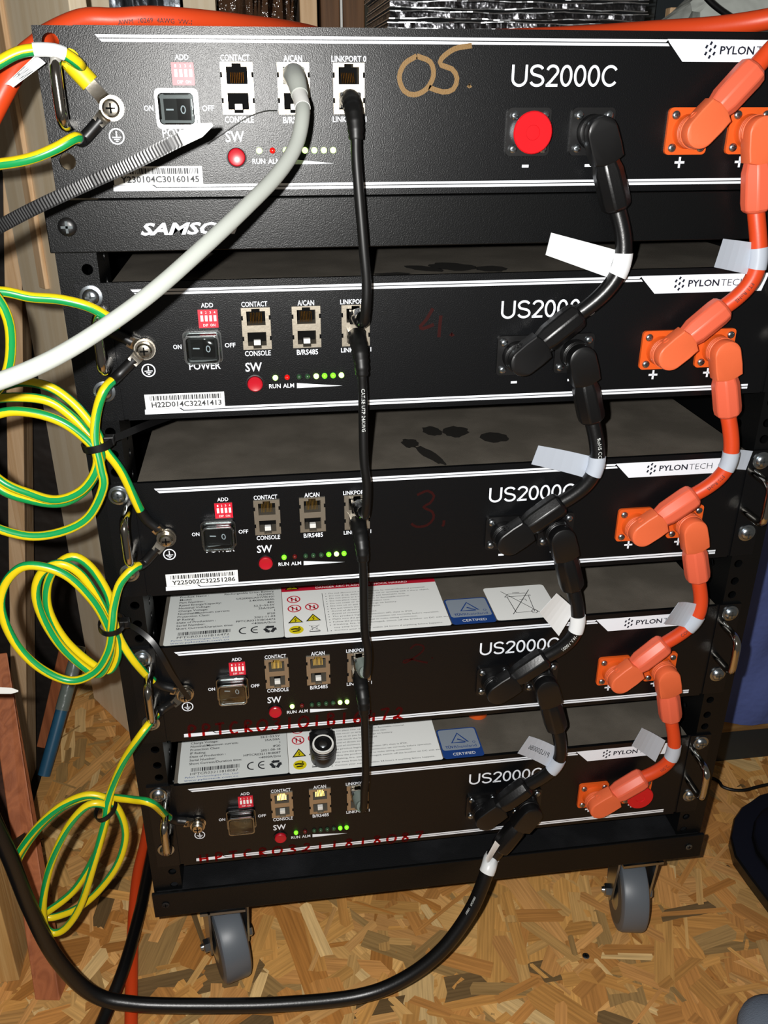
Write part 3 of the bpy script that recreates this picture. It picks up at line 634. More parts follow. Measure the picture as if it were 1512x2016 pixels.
        for dx, dz in ((0, 2), (-2, 1), (2, 1), (0, 0), (-2, -1), (2, -1), (0, -2)): quad(mb, [(-190 + dx - .8, 79.7 + dz), (-190 + dx, 79.2 + dz), (-190 + dx + .8, 79.7 + dz), (-190 + dx, 80.3 + dz)], top)
        build('label_print', mb, st, ori=BASE)
        st = sticker(b, -126.2, 2.6, 1.4, 86, 'sticker_white', 'warning_label')
        mb = MB().use('sticker_red'); quad(mb, [(-126.2, 68.2), (2.6, 68.2), (2.6, 85.9), (-126.2, 85.9)], lambda x, y: (x, y, 4.5)); mb.use('sticker_white')
        put_text(mb, 'DANGER', -82, -50, 79, 84.5, top, bold=.03); put_text(mb, 'DANGER LOW DC VOLTAGE INSIDE', -98, -31, 74.4, 77.2, top, bold=.01); put_text(mb, 'DANGER ARC FLASH AND SHOCK HAZARD', -98, -21, 70.2, 73, top, bold=.01)
        build('label_print', mb, st, ori=BASE)
        mb = MB().use('ink_grey'); quad(mb, [(-93.6, 5), (-93.2, 5), (-93.2, 62), (-93.6, 62)], top)
        for i, l in enumerate(('Do not disconnect or disassemble by non-professional personnel.', 'Do not drop, deform, impact, cut or spearing with a sharp object.', 'Do not place at a children or pet touchable area.', 'Do not place near open flame or flammable material.', 'Do not cover or wrap the product case.', 'Do not sit or put heavy things on battery.', 'Do not touch the leaked liquid.', 'Avoid of direct sunlight.', 'Avoid of moisture or liquid.', 'The product Ingress Protection (IP) class is IP20.', 'Make sure the grounding connection set correctly before operation.', 'Follow the product manual to make wiring connection.', 'If leaking, fire, wet or damaged, switch off the breaker on DC side and', 'stay away from battery.', 'Contact your supplier within 24 hours if anything failure happens.')):
            y = 60.5 - i * 3.9; w = len(l) * 1.28; put_text(mb, l, -88, -88 + w, y - 1, y + 1.2, top)
            if not l.startswith('stay'): mb.ribbon([(-91, y), (-90.2, y)], .8, top)
        x, y = -103, 10.6; quad(mb, [(x - 4.2, y - 4.2), (x + 4.2, y - 4.2), (x + 4.2, y - 3), (x - 4.2, y - 3)], top); mb.ribbon([(x - 2.2, y + 4), (x - 1.6, y - 1.6), (x + 1.6, y - 1.6), (x + 2.2, y + 4), (x - 2.2, y + 4)], .4, top); mb.ribbon([(x - 4, y + 5), (x + 4, y - 2.4)], .4, top); mb.ribbon([(x + 4, y + 5), (x - 4, y - 2.4)], .4, top)
        build('label_print', mb, st, ori=BASE)
        mb = MB()
        for i, (x, y, k) in enumerate(((-117, 55.5, 'no'), (-117, 41.5, 'no'), (-103, 42.5, 'no'), (-117, 25, 'tri'), (-103, 26, 'tri'), (-117, 10.8, 'yel'), (-117.6, 75.4, 'tri'))):
            if k == 'no':
                mb.use('ink_red'); mb.ribbon([(x + 5 * math.cos(t * math.pi / 10), y + 5 * math.sin(t * math.pi / 10)) for t in range(21)], 1.1, top); mb.ribbon([(x - 3.4, y + 3.4), (x + 3.4, y - 3.4)], 1, top)
                mb.ribbon([(x - 1.5, y - 3.2), (x - 1.5, y + 3)], 1.2, top); mb.ribbon([(x + 1.8, y - 3.2), (x + 1.8, y + 2.4)], 1.2, top)
            elif k == 'tri':
                mb.use('black_plastic'); quad(mb, [(x - 6, y - 4.4), (x + 6, y - 4.4), (x, y + 6)], top); mb.use('warn_yellow'); f2 = lambda a, c: (a, c, 4.6); quad(mb, [(x - 4.4, y - 3.5), (x + 4.4, y - 3.5), (x, y + 4.2)], f2)
                mb.use('black_plastic'); mb.ribbon([(x + .6, y + 1.8), (x - .8, y - .4), (x + .6, y - .4), (x - .3, y - 2.8)], .8, lambda a, c: (a, c, 4.66))
            else:
                mb.use('warn_yellow'); quad(mb, [(x + 5.6 * math.cos(t * math.pi / 10), y + 5.6 * math.sin(t * math.pi / 10)) for t in range(20)], top); mb.use('black_plastic'); f2 = lambda a, c: (a, c, 4.6)
                mb.ribbon([(x - 4, y + 1), (x - 1, y + 1.4), (x + 3.4, y + .4)], 1.6, f2); mb.ribbon([(x - 3, y - 2), (x + 2.4, y - 1.6)], 1.4, f2); mb.ribbon([(x + 1.6, y + 3), (x + 3, y + 3)], 1.4, f2)
        build('label_print', mb, st, ori=BASE)
        st = sticker(b, 3.4, 38.6, 1.4, 38.6, 'tuv_blue', 'certificate_label', r=3)
        mb = MB().use('tuv_silver'); quad(mb, rrect(4.6, 37.4, 11.4, 37.4, 2.4), lambda x, y: (x, y, 4.5)); mb.use('tuv_blue')
        mb.ribbon([(26, 20.2), (14, 20.2), (21, 32), (28.4, 20.2), (19.6, 24.6)], 1.7, top); put_text(mb, 'T\u00dcV', 7.4, 14.6, 13.4, 17.4, top, bold=.03); put_text(mb, 'Rheinland', 15, 34.4, 13.4, 16.6, top); mb.ribbon([(33.2 + 1.2 * math.cos(t), 19.4 + 1.2 * math.sin(t)) for t in (0, 1, 2, 3, 4, 5, 6.3)], .4, top)
        mb.use('sticker_white'); put_text(mb, 'CERTIFIED', 12, 31.5, 4.6, 7.8, top); build('label_print', mb, st, ori=BASE)
    if n == 2:
        st = sticker(b, 39.4, 91, 2.6, 51.8, 'sticker_white', 'bin_label', r=3); mb = MB().use('ink_grey'); top = lambda x, y: (x, y, 4.52)
        for p in ([(54, 10), (77, 45)], [(77, 8), (53, 45)], [(57, 12), (56, 36), (74, 36), (72, 12), (57, 12)], [(54, 36), (58, 40), (72, 40), (76, 36), (54, 36)], [(72 + 2.6 * math.cos(t), 12 + 2.6 * math.sin(t)) for t in (0, 1, 2, 3, 4, 5, 6.3)], [(62, 41.6), (68, 41.6)], [(65, 31), (70, 31), (70, 28)]): mb.ribbon(p, .6, top)
        build('label_print', mb, st, ori=BASE)
for n, k in ((5, 'm1'), (1, 'p2')):
    m2 = MB(); m2.mats = list(CAPM.mats); m2.f = list(CAPM.f); m2.m = list(CAPM.m); m2.v = [(x + SOCK[k] + DX[n], y, z + ZB[n]) for x, y, z in CAPM.v]
    o = build('dust_cap', m2, ori=(SOCK[k] + DX[n], -7, ZB[n] + SZ), smooth=35)
    tag(o, 'round red dust cap on the black socket of the battery marked 05.' if n == 5 else 'round red dust cap on the orange socket of the lowest battery', 'cap')

# ------------------------------------------------------------------ power link cables with elbow plugs
def plug_meshes(col):
    bm = 'orange_plug' if col == 'o' else 'black_plastic'; sm = 'orange_sleeve' if col == 'o' else 'black_soft'
    mb = MB().use(bm)                                   # frame: x along the cable, -y out of the panel
    mb.lathe((0, -6.6, 0), (0, -1, 0), [(0, 8.6), (.5, 9.6), (1.6, 9.6), (2, 8.8), (2.5, 9.7), (3.6, 9.7), (4, 9), (4.4, 9.8), (5.5, 9.8), (6, 9.2)], 36)
    pol = [(9.3 * math.cos(math.radians(a)), 9.3 * math.sin(math.radians(a))) for a in range(90, 271, 10)] + [(9, -9.6), (16.5, -9.2), (18.6, -3), (18.6, 3), (16.5, 9.2), (9, 9.6)]
    sh = lambda k: [(x * k + (1 - k) * 5, z * k) for x, z in pol]
    mb.rings([[(x, -9.5, z) for x, z in sh(.97)], [(x, -10.2, z) for x, z in sh(1)], [(x, -19.2, z) for x, z in sh(1)], [(x, -20.2, z) for x, z in sh(.97)], [(x, -20.7, z) for x, z in sh(.9)]])
    mb.lathe((4.5, -14.2, 9.2), (0, 0, 1), [(-.4, 2.4), (.6, 2.4), (.7, 1.5), (.2, 1.4)], 14)
    m1 = build('plug', mb, ori=(0, 0, 0), smooth=32)
    mb = MB().use(sm)
    mb.lathe((15, -12.6, 0), (1, 0, 0), [(0, 7.4), (3, 8.2), (8, 9.5), (26, 9.7), (30, 9.2), (32, 7.6)], 8, ph=math.pi / 8)
    mb.lathe((46, -12.6, 0), (1, 0, 0), [(0, 7.4), (1.6, 6.4)], 16)
    m2 = build('sleeve', mb, ori=(0, 0, 0), smooth=25)
    r = (m1.data, m2.data); bpy.data.objects.remove(m1); bpy.data.objects.remove(m2); return r
PLUG = {'o': plug_meshes('o'), 'b': plug_meshes('b')}
def add_plug(parent, col, pos, ang):
    o = bpy.data.objects.new('plug', PLUG[col][0]); C.objects.link(o); o.parent = parent
    o.location = (Vector(pos) - ORI[parent]) / 1000; o.rotation_euler = (0, -math.radians(ang), 0)
    s = bpy.data.objects.new('sleeve', PLUG[col][1]); C.objects.link(s); s.parent = o
    b = s.modifiers.new('bevel', 'BEVEL'); b.width = .0012; b.segments = 2; b.limit_method = 'ANGLE'
    a = math.radians(ang); d = Vector((math.cos(a), 0, math.sin(a))); return Vector(pos) + d * 47 + Vector((0, -12.6, 0)), d
def sock(n, k): return Vector((SOCK[k] + DX[n], 0, ZB[n] + SZ))
def wrap_tag(parent, path, r, i0, i1, flag, m, txt=None, y=None):
    """paper flag folded round a cable: a sleeve on the cable plus the flag sheet (photograph corners at a depth)"""
    mb = MB().use(m); seg = path[i0:i1]; mb.tube(seg, r + .5, 16, uv=False)
    q = [at(u, v, yy) for u, v, yy in flag]; nrm = (q[1] - q[0]).cross(q[3] - q[0]).normalized() * .15
    N = 6; rows = []
    for k in range(N + 1):
        t = k / N; bow = nrm * (10 * math.sin(t * math.pi)); rows.append((q[0].lerp(q[1], t) + bow, q[3].lerp(q[2], t) + bow))
    for k in range(N):
        a, b, c, d = rows[k][0], rows[k + 1][0], rows[k + 1][1], rows[k][1]
        mb.rings([[a - nrm, b - nrm, c - nrm, d - nrm], [a + nrm, b + nrm, c + nrm, d + nrm]])
    o = build('cable_tag', mb, parent, smooth=50)
    if txt:
        t = MB().use('ink_grey'); L = txt[1]
        def fn(a, b):
            k = min(max(a, 0), 1); i = min(int(k * N), N - 1); f = k * N - i
            p0 = rows[i][0].lerp(rows[i + 1][0], f); p1 = rows[i][1].lerp(rows[i + 1][1], f); p = p0.lerp(p1, b); return p + (CAM - p).normalized() * .4
        put_text(t, txt[0], L[0], L[1], L[2], L[3], fn); build('tag_print', t, o)
def link_cable(n, kind):
    a, b = (('m2', 'm1') if kind == 'b' else ('p2', 'p1')); col = kind
    A0 = ANG[(n, a)]; B0 = ANG[(n - 1, b)]
    word = 'black' if kind == 'b' else 'orange'
    t = thing('power_link_cable', LKL[(n, kind)], 'cable', sock(n, a), f'{word} link cables between batteries')
    p0, d0 = add_plug(t, col, sock(n, a), A0); p1, d1 = add_plug(t, col, sock(n - 1, b), B0)
    L = (p0 - p1).length * .48
    path = [p0 - d0 * 6] + bezier(p0, p0 + d0 * L + Vector((0, -6, 0)), p1 + d1 * L + Vector((0, -6, 0)), p1, 44) + [p1 - d1 * 6]
    cb = build('cable', MB().use('orange_cable' if kind == 'o' else 'black_soft').tube(path, 5.4, 18), t, smooth=60)
    return t, path, cb
LKL = {(5, 'b'): 'black power cable with a large blank white flag, plugged into the battery marked 05.', (4, 'b'): 'black power cable with silver flag and white RoHS print, under the battery marked 4.',
       (3, 'b'): 'black power cable with a squarish white tag, beside the crossed-out bin sticker', (2, 'b'): 'black power cable with a numbered silver flag, ending at the lowest battery',
       (5, 'o'): 'orange power cable with silver flag, hanging beside the SAMSON bar', (4, 'o'): 'orange power cable whose silver flag points at the rack rail screw', (3, 'o'): 'orange power cable with COMPLIANT print and curled grey tag over the logo',
       (2, 'o'): 'orange power cable with 105 print, plugged in beside the lowest red cap'}
PTL = {5: 'black network cable hanging in front of the SAMSON bar', 4: 'black network cable with CAT.5E print running down from the battery marked 4.', 3: 'black network cable crossing the red-topped warning label with DANGER lettering', 2: 'black network cable beside the loose plug, ending at the lowest battery'}
NM = {5: 'marked 05.', 4: 'marked 4.', 3: 'marked 3,', 2: 'marked 2.', 1: 'lowest in the rack'}
ANG = {(5, 'm2'): -69, (5, 'p2'): -80, (5, 'p1'): 48, (4, 'm1'): 39, (4, 'm2'): -73, (4, 'p1'): 41, (4, 'p2'): -75, (3, 'm1'): 36, (3, 'm2'): -73, (3, 'p1'): 36, (3, 'p2'): -74, (2, 'm1'): 36, (2, 'm2'): -73, (2, 'p1'): 42, (2, 'p2'): -76, (1, 'm1'): 40, (1, 'm2'): -121, (1, 'p1'): 34}
def near(path, u, v):       # index of the path point seen at a photograph point
    def pr(p):
        q = p - CAM; z = q.dot(RZ); return (F_PX * q.dot(RX) / z + CX - u) ** 2 + (F_PX * q.dot(RY) / z + CY - v) ** 2
    return min(range(len(path)), key=lambda i: pr(path[i]))
FLAGS = {(5, 'b'): ((1205, 515), [(1085, 458), (1212, 492), (1196, 546), (1074, 502)], (-22, -14, -14, -22), 'tag_white', None),
         (4, 'b'): ((1165, 915), [(1060, 877), (1170, 900), (1160, 943), (1046, 914)], (-20, -14, -14, -20), 'tag_silver', None),
         (3, 'b'): ((1118, 1225), [(1096, 1168), (1132, 1200), (1100, 1252), (1062, 1206)], (-22, -16, -16, -22), 'tag_white', None),
         (2, 'b'): ((1086, 1500), [(1042, 1449), (1098, 1472), (1082, 1512), (1019, 1483)], (-22, -16, -16, -22), 'tag_silver', ('P1U200086', (.85, .2, .62, .38))),
         (5, 'o'): ((1485, 510), [(1424, 470), (1500, 480), (1484, 543), (1406, 526)], (-22, -16, -16, -22), 'tag_silver', None),
         (4, 'o'): ((1425, 905), [(1432, 885), (1482, 888), (1468, 925), (1420, 925)], (-14, -4, -4, -14), 'tag_silver', None),
         (3, 'o'): ((1350, 1212), [(1336, 1186), (1375, 1190), (1352, 1236), (1306, 1228)], (-26, -18, -18, -26), 'tag_silver', None),
         (2, 'o'): ((1302, 1475), [(1264, 1433), (1310, 1458), (1290, 1500), (1244, 1468)], (-24, -18, -18, -24), 'tag_silver', None)}
PRT = {(5, 'b'): None, (4, 'b'): ('RoHS COMPL', 862, 1), (3, 'b'): ('1000V VW-1', 1290, -1), (2, 'b'): None, (5, 'o'): ('FT1 RoHS', 560, 1), (4, 'o'): ('FT1 RoHS', 935, 1), (3, 'o'): ('COMPLIANT', 1262, -1), (2, 'o'): ('105\u00b0C', 1518, -1)}
for kind in 'bo':
    for n in (5, 4, 3, 2):
        t, path, cb = link_cable(n, kind); (u, v), fl_, ys, m, tx = FLAGS[(n, kind)]
        i = near(path, u, v); wrap_tag(t, path, 5.4, max(i - 5, 1), min(i + 6, len(path) - 1), [(a, b, y) for (a, b), y in zip(fl_, ys)], m, tx)
        pt = PRT[(n, kind)]
        if pt:
            mb = MB().use('ink_grey' if kind == 'o' else 'sticker_grey'); cum = sum((path[k + 1] - path[k]).length for k in range(near(path, u, pt[1])))
            text_on_tube(mb, path, 5.4, pt[0], 2.6, cum, flip=pt[2] < 0, side=.35 * pt[2]); build('cable_print', mb, cb)
# orange supply cable: from the upper left, over the top of the rack, to the battery marked 05.
t = thing('power_supply_cable', 'thick orange supply cable plugged into the battery marked 05. from above', 'cable', sock(5, 'p1'))
p0, d0 = add_plug(t, 'o', sock(5, 'p1'), ANG[(5, 'p1')])
path = catmull([p0 - d0 * 6, p0, p0 + d0 * 16, p0 + Vector((26, -8, 30)), p0 + Vector((52, 0, 50)), p0 + Vector((90, 6, 80))])
cb = build('cable', MB().use('orange_cable').tube(path, 5.4, 18), t, smooth=60)
mb = MB().use('tag_white').tube(path[9:16], 5.9, 16, uv=False); build('cable_tag', mb, t, smooth=60)
t = thing('orange_cable', 'thick orange cable lying over the top of the battery marked 05. with black print', 'cable', (-200, 60, 274.8))
path = catmull([at(-70, 330, 15), at(0, 190, 18), at(40, 122, 24), at(78, 88, 30), (-243, 42, 272), (-224, 52, 280.6), (-205, 56, 281.4), (-185, 60, 283), (-160, 70, 282.6), (-130, 92, 281.6), (-100, 130, 281.3), (-75, 190, 281.3), (-60, 270, 281.3), (-55, 405, 281.3)])
cb = build('cable', MB().use('orange_cable').tube(path, 6.4, 20), t, smooth=60)
mb = MB().use('ink_grey'); i = near(path, 225, 40); cum = sum((path[k + 1] - path[k]).length for k in range(i)); text_on_tube(mb, path, 6.4, 'AWM  10269  4AWG  VW-1', 2.6, cum, side=-.2); build('cable_print', mb, cb)
o = build('orange_cable', MB().use('orange_cable').tube(catmull([(60, 190, 281.3), (110, 150, 281.3), (150, 95, 281.3), (180, 62, 282), (212, 40, 287), (260, 34, 300), (330, 40, 320)]), 6.4, 20), ori=(150, 95, 274.8), smooth=60); tag(o, 'orange cable on the top battery lid, in front of the white bag', 'cable')
# the black cable that loops down to the left
t = thing('power_lead', 'thick black power lead looping from the lowest battery down to the left', 'cable', sock(1, 'm2'))
p0, d0 = add_plug(t, 'b', sock(1, 'm2'), ANG[(1, 'm2')])
path = catmull([p0 - d0 * 6, p0, p0 + d0 * 14, at(962, 1708, -20), at(928, 1790, -32), at(868, 1872, -44), at(790, 1930, -50), at(700, 1962, -52), at(550, 1977, -52), at(400, 1980, -50), at(262, 1976, -48), at(180, 1955, -46), at(110, 1885, -44), at(60, 1790, -42), at(20, 1690, -40), at(-25, 1590, -36), at(-80, 1470, -30), at(-140, 1340, -20)])
cb = build('cable', MB().use('black_soft').tube(path, 6.2, 20), t, smooth=60)
i = near(path, 966, 1698); mb = MB().use('tag_white').tube(path[i - 2:i + 4], 6.8, 18, uv=False); mb.rings([[at(975, 1655, -22), at(984, 1664, -22), at(960, 1702, -20), at(956, 1690, -20)], [at(975, 1655, -22.4), at(984, 1664, -22.4), at(960, 1702, -20.4), at(956, 1690, -20.4)]]); build('cable_tag', mb, t, smooth=60)
mb = MB().use('sticker_grey'); i = near(path, 940, 1765); cum = sum((path[k + 1] - path[k]).length for k in range(i)); text_on_tube(mb, path, 6.2, '0000269   1000V', 1.9, cum, side=-.3); build('cable_print', mb, cb)
# loose plug lying on the lowest battery
t = thing('loose_power_plug', 'loose black elbow plug with a white ring, lying on the lowest battery stickers', 'plug', (-100, 30, -262.2))
zt = -262.2
th = math.radians(15); U_ = Vector((0, -math.sin(th), math.cos(th))); B_ = Vector((0, math.cos(th), math.sin(th))); O_ = Vector((-99.5, 13.5, zt + 2.9)); K_ = 1.12
LT = lambda x, h, w: O_ + B_ * x * K_ + U_ * h * K_ + Vector((w * K_, 0, 0))      # along the cable, up from the lid, across
mb = MB().use('black_plastic')
pol = [(9.3 * math.cos(math.radians(a)), 9.3 * math.sin(math.radians(a))) for a in range(90, 271, 10)] + [(9, -9.6), (16.5, -9.2), (18.6, -3), (18.6, 3), (16.5, 9.2), (9, 9.6)]
mb.rings([[LT(x * .94, 0, w * .94) for x, w in pol], [LT(x, 1, w) for x, w in pol], [LT(x, 9.5, w) for x, w in pol], [LT(x * .97, 10.5, w * .97) for x, w in pol]])
mb.lathe(LT(0, 9.8, 0), U_, [(0, 9.8), (.4, 10.6), (1.8, 10.6), (2.2, 9.8), (2.6, 10.5), (4, 10.4), (4.4, 9.7), (4.8, 10.2), (6.2, 10), (6.6, 9.2), (9.4, 8.8), (9.6, 7.2), (8.4, 7)], 30); build('plug', mb, t, smooth=35)
build('sleeve', MB().use('black_soft').lathe(LT(15, 7.6, 0), B_, [(0, 8.2), (3, 9), (8, 10.2), (28, 10.6), (33, 9.6), (35, 8)], 8, ph=math.pi / 8), t, smooth=25, bevel=1)
build('seal_ring', MB().use('white_plastic').lathe(LT(0, 18.2, 0), U_, [(-3, 9.0), (-1.2, 9.1), (.2, 8.7), (.2, 7.3), (-2, 7.2)], 30, cap0=False, cap1=False), t, smooth=35)
build('contact', MB().use('zinc').lathe(LT(0, 15.5, 0), U_, [(0, 3.4), (2.6, 3.4), (3.2, 2.4)], 20), t, smooth=35)
e0 = LT(44, 7.6, 0); build('cable', MB().use('black_soft').tube(catmull([e0 - B_ * 6, e0, e0 + B_ * 10, (-98, 110, zt + 18), (-94, 170, zt + 8), (-88, 260, zt + 6.4), (-80, 380, zt + 6.4)]), 6, 16), t, smooth=60)
o = build('orange_dust_cap', MB().use('orange_plate').lathe((43, 56, -262.4), (0, 0, 1), [(0, 9), (5, 9.6), (7, 8.4)], 24), ori=(43, 56, -262.4), smooth=35); tag(o, 'small orange plastic cap lying on the lid of the lowest battery', 'cap')

# ------------------------------------------------------------------ network cables
def rj_plug(parent, p, m='clear_plug', boot='black_rubber', down=True):
    """plug in a socket at p with its boot bending downwards; returns where the cable leaves it"""
    p = Vector(p); mb = MB().use(m).box((p.x - 5.7, p.y - 8, p.z - 4.1), (p.x + 5.7, p.y + 6, p.z + 4.1)); o = build('plug', mb, parent, bevel=.5)
    return o
def patch(n):
    A = Vector((JX[2] + DX[n], 0, ZB[n] - 32.4)); B = Vector((JX[2] + DX[n - 1] + (1.2 if n > 2 else 0), 0, ZB[n - 1] - 19.8))
    t = thing('patch_cable', PTL[n], 'cable', A, 'black network cables')
    pa = rj_plug(t, A, 'black_rubber' if n == 5 else 'clear_plug'); pb = rj_plug(t, B, 'clear_plug')
    a1 = A + Vector((.6, -24, -9)); b1 = B + Vector((1.5, -20, 0))
    bp = catmull([A + Vector((0, -5, 0)), A + Vector((0, -12, -1)), A + Vector((.4, -20, -6)), A + Vector((.8, -24, -13)), A + Vector((1, -25, -20))], 1.2)
    mb = MB().use('black_rubber').tube(bp, 1, 16, uv=False, rfun=lambda q: (6.0 - 2.1 * q) + (.35 if int(q * 16) % 2 and q > .3 else 0)); build('boot', mb, pa, smooth=35)
    bq = catmull([B + Vector((0, -5, 0)), B + Vector((.2, -11, 0)), B + Vector((.8, -17, .3)), B + Vector((1.4, -21, 3))], 1.2)
    mb = MB().use('clear_plug' if n in (4, 5) else 'grey_wrap').tube(bq, 1, 16, uv=False, rfun=lambda q: 5.6 - 1.2 * q); build('boot', mb, pb, smooth=35)
    m = (A.z - 30 + B.z) / 2
    path = catmull([bp[-4], bp[-1], A + Vector((1.4, -25, -34)), Vector((A.x + 1.6 + (3 if n == 5 else 0), -27, m)), B + Vector((2.6, -27, 26)), B + Vector((2.4, -25.5, 10)), B + Vector((1.8, -21, .5)), B + Vector((1, -14, 0))], 2)
    cb = build('cable', MB().use('black_rubber').tube(path, 3.1, 14), t, smooth=60)
    if n == 4:
        mb = MB().use('sticker_grey'); text_on_tube(mb, path, 3.1, 'CAT.5E UTP 24AWG', 2.3, 12, side=.1); build('cable_print', mb, cb)
for n in (5, 4, 3, 2): patch(n)
A = Vector((JX[1] + DX[5], 0, ZB[5] - 19.8)); t = thing('grey_network_cable', 'light grey network cable plugged into the battery marked 05., sweeping down to the left', 'cable', A)
pa = rj_plug(t, A, 'grey_cable')
bp = catmull([A + Vector((0, -6, 0)), A + Vector((0, -14, -1)), A + Vector((.6, -24, -4)), A + Vector((1.4, -33, -10))], 1.2)
build('boot', MB().use('grey_cable').tube(bp, 1, 18, uv=False, rfun=lambda q: 6.4 - 1.8 * q), pa, smooth=40)
path = catmull([bp[-8], bp[-1], at(596, 222, -48), at(583, 285, -62), at(545, 345, -78), at(480, 412, -98), at(400, 487, -118), at(300, 575, -138), at(200, 648, -152), at(100, 708, -162), at(0, 750, -168), at(-90, 775, -170), at(-260, 800, -160)], 3)
build('cable', MB().use('grey_cable').tube(path, 3.9, 18), t, smooth=60)
i = near(path, 592, 240); build('band', MB().use('white_plastic').tube(path[max(i - 7, 0):max(i - 2, 4)], 4.15, 18, uv=False), t, smooth=60)

# ------------------------------------------------------------------ earth wires
def lugpos(n): return Vector((-203.7 + DX[n], 0, ZB[n] - 36.4))
def lug(parent, n, ang, lift, m_=False):
    """ring terminal on the earth screw, its barrel in heat-shrink; returns the wire's start and direction"""
    c = lugpos(n) + Vector((0, -lift, 0)); a = math.radians(ang); d = Vector((math.cos(a), -.12, math.sin(a))).normalized(); s = Vector((-math.sin(a), 0, math.cos(a)))
    mb = MB().use('nickel'); N = 20; R0, R1 = 3.1, 6.7; rings = []
    for y, (ri, ro) in ((-.7, (R0, R1)), (.7, (R0, R1))): rings.append(([c + d * ri * math.cos(2 * math.pi * k / N) + s * ri * math.sin(2 * math.pi * k / N) + Vector((0, y, 0)) for k in range(N)], [c + d * ro * math.cos(2 * math.pi * k / N) + s * ro * math.sin(2 * math.pi * k / N) + Vector((0, y, 0)) for k in range(N)]))
    mb.rings([rings[0][0], rings[0][1], rings[1][1], rings[1][0], rings[0][0]], False, False)
    mb.rings([[c + d * 5 + s * w + Vector((0, y, 0)) for w, y in ((-4, -.7), (4, -.7), (4, .7), (-4, .7))], [c + d * 8 + s * w + Vector((0, y - .6, 0)) for w, y in ((-3.6, -2), (3.6, -2), (3.6, 1.4), (-3.6, 1.4))], [c + d * (17 if m_ else 11) + s * w + Vector((0, y - .6, 0)) for w, y in ((-3.4, -2.6), (3.4, -2.6), (3.4, 2), (-3.4, 2))]])
    build('ring_terminal', mb, parent, smooth=35)
    p = c + d * (15 if m_ else 8); return p, d
def earth_wire(name, label, ends, path_mid, lugs, tw=.012, sl=('shrink', 'shrink'), group='green and yellow earth wires'):
    base = lugpos(lugs[0][0]); t = thing('earth_wire', label, 'wire', base, group)
    pts = list(path_mid); head = []; tail = []
    p, d = lug(t, *lugs[0]); pts = [p + d * 1, p + d * 16] + pts
    if len(lugs) > 1: q, e_ = lug(t, *lugs[1]); pts = pts + [q + e_ * 16, q + e_ * 1]
    path = catmull(pts, 2.5)
    cb = build('wire', MB().use('ground_wire').tube(path, 3.0, 14, twist=tw), t, smooth=60)
    def run(idx, L, rev):
        k = 0; acc = 0; pp = path[::-1] if rev else path
        while acc < L: acc += (pp[k + 1] - pp[k]).length; k += 1
        return pp[:k + 1]
    for j in range(len(lugs)):
        ln, m = sl[j]; build('heat_shrink', MB().use(m).tube(run(0, ln, j == 1), 3.6 if m == 'shrink' else 5.4, 14, uv=False), t, smooth=60)
    return t, path, cb
S1 = ((19, 'shrink'), (19, 'shrink'))
t, path, cb = earth_wire('a', 'earth wire with yellow sleeve and white flag on the battery marked 05.', 0, [at(158, 128, -14), at(128, 106, -20), at(95, 98, -22), at(45, 101, -24), at(0, 122, -26), at(-70, 170, -28), at(-160, 240, -24)], [(5, 129, 1.6, True)], tw=.004, sl=((17, 'yellow_sleeve'),))
i = near(path, 98, 100); wrap_tag(t, path, 3.0, i - 3, i + 4, [(68, 110, -20), (90, 124, -19), (26, 172, -16), (9, 166, -16)][0:4], 'tag_white', ('N/N-1', (.9, .1, .75, .35)))
earth_wire('b', 'earth wire with black sleeve on the lower lug of the battery marked 05.', 0, [at(148, 271, -16), at(110, 292, -20), at(60, 312, -22), at(0, 323, -22), at(-80, 330, -20), at(-180, 340, -10)], [(5, 222, 3.2)], sl=((22, 'shrink'),), tw=.006)
earth_wire('c', 'earth wire leading left and looping from the upper lug of the battery marked 4.', 0, [at(228, 637, -15), at(180, 606, -20), at(120, 590, -22), at(60, 585, -24), at(0, 574, -26), at(-70, 585, -28), at(-105, 680, -30), at(-70, 775, -32), at(-15, 775, -34), at(16, 725, -36), at(20, 650, -38), at(0, 595, -40), at(-40, 560, -40), at(-150, 520, -30)], [(4, 147, 1.6)], sl=((20, 'shrink'),), tw=.006)
Y0 = -24
mid = [at(205, 768, -16), at(190, 815, -18), at(187, 868, -22), at(198, 920, -26), at(203, 960, -28), at(172, 1020, -28), at(110, 1050, -28), at(40, 1053, -28), at(-40, 1020, -26), at(-90, 940, -24), at(-75, 850, -22), at(0, 814, -22), at(60, 812, -22), at(120, 830, -22), at(166, 862, -22), at(190, 892, -23),
       at(188, 928, -25), at(160, 966, -25), at(112, 984, -24), at(60, 972, -20), at(0, 945, -18), at(-60, 880, -16), at(-50, 805, -15), at(0, 784, -14), at(87, 787, -14), at(139, 818, -14), at(176, 858, -16), at(197, 888, -19), at(193, 922, -19), at(166, 966, -19), at(120, 990, -18), at(60, 984, -15), at(0, 962, -12), at(-60, 900, -10), at(-45, 800, -9), at(20, 756, -9), at(87, 758, -9), at(139, 789, -9), at(184, 840, -11), at(206, 884, -13), at(240, 930, -11)]
earth_wire('d', 'coiled earth wire between the batteries marked 4. and 3, under the grey cable', 0, mid, [(4, 221, 3.2), (3, 125, 1.6)], sl=S1)
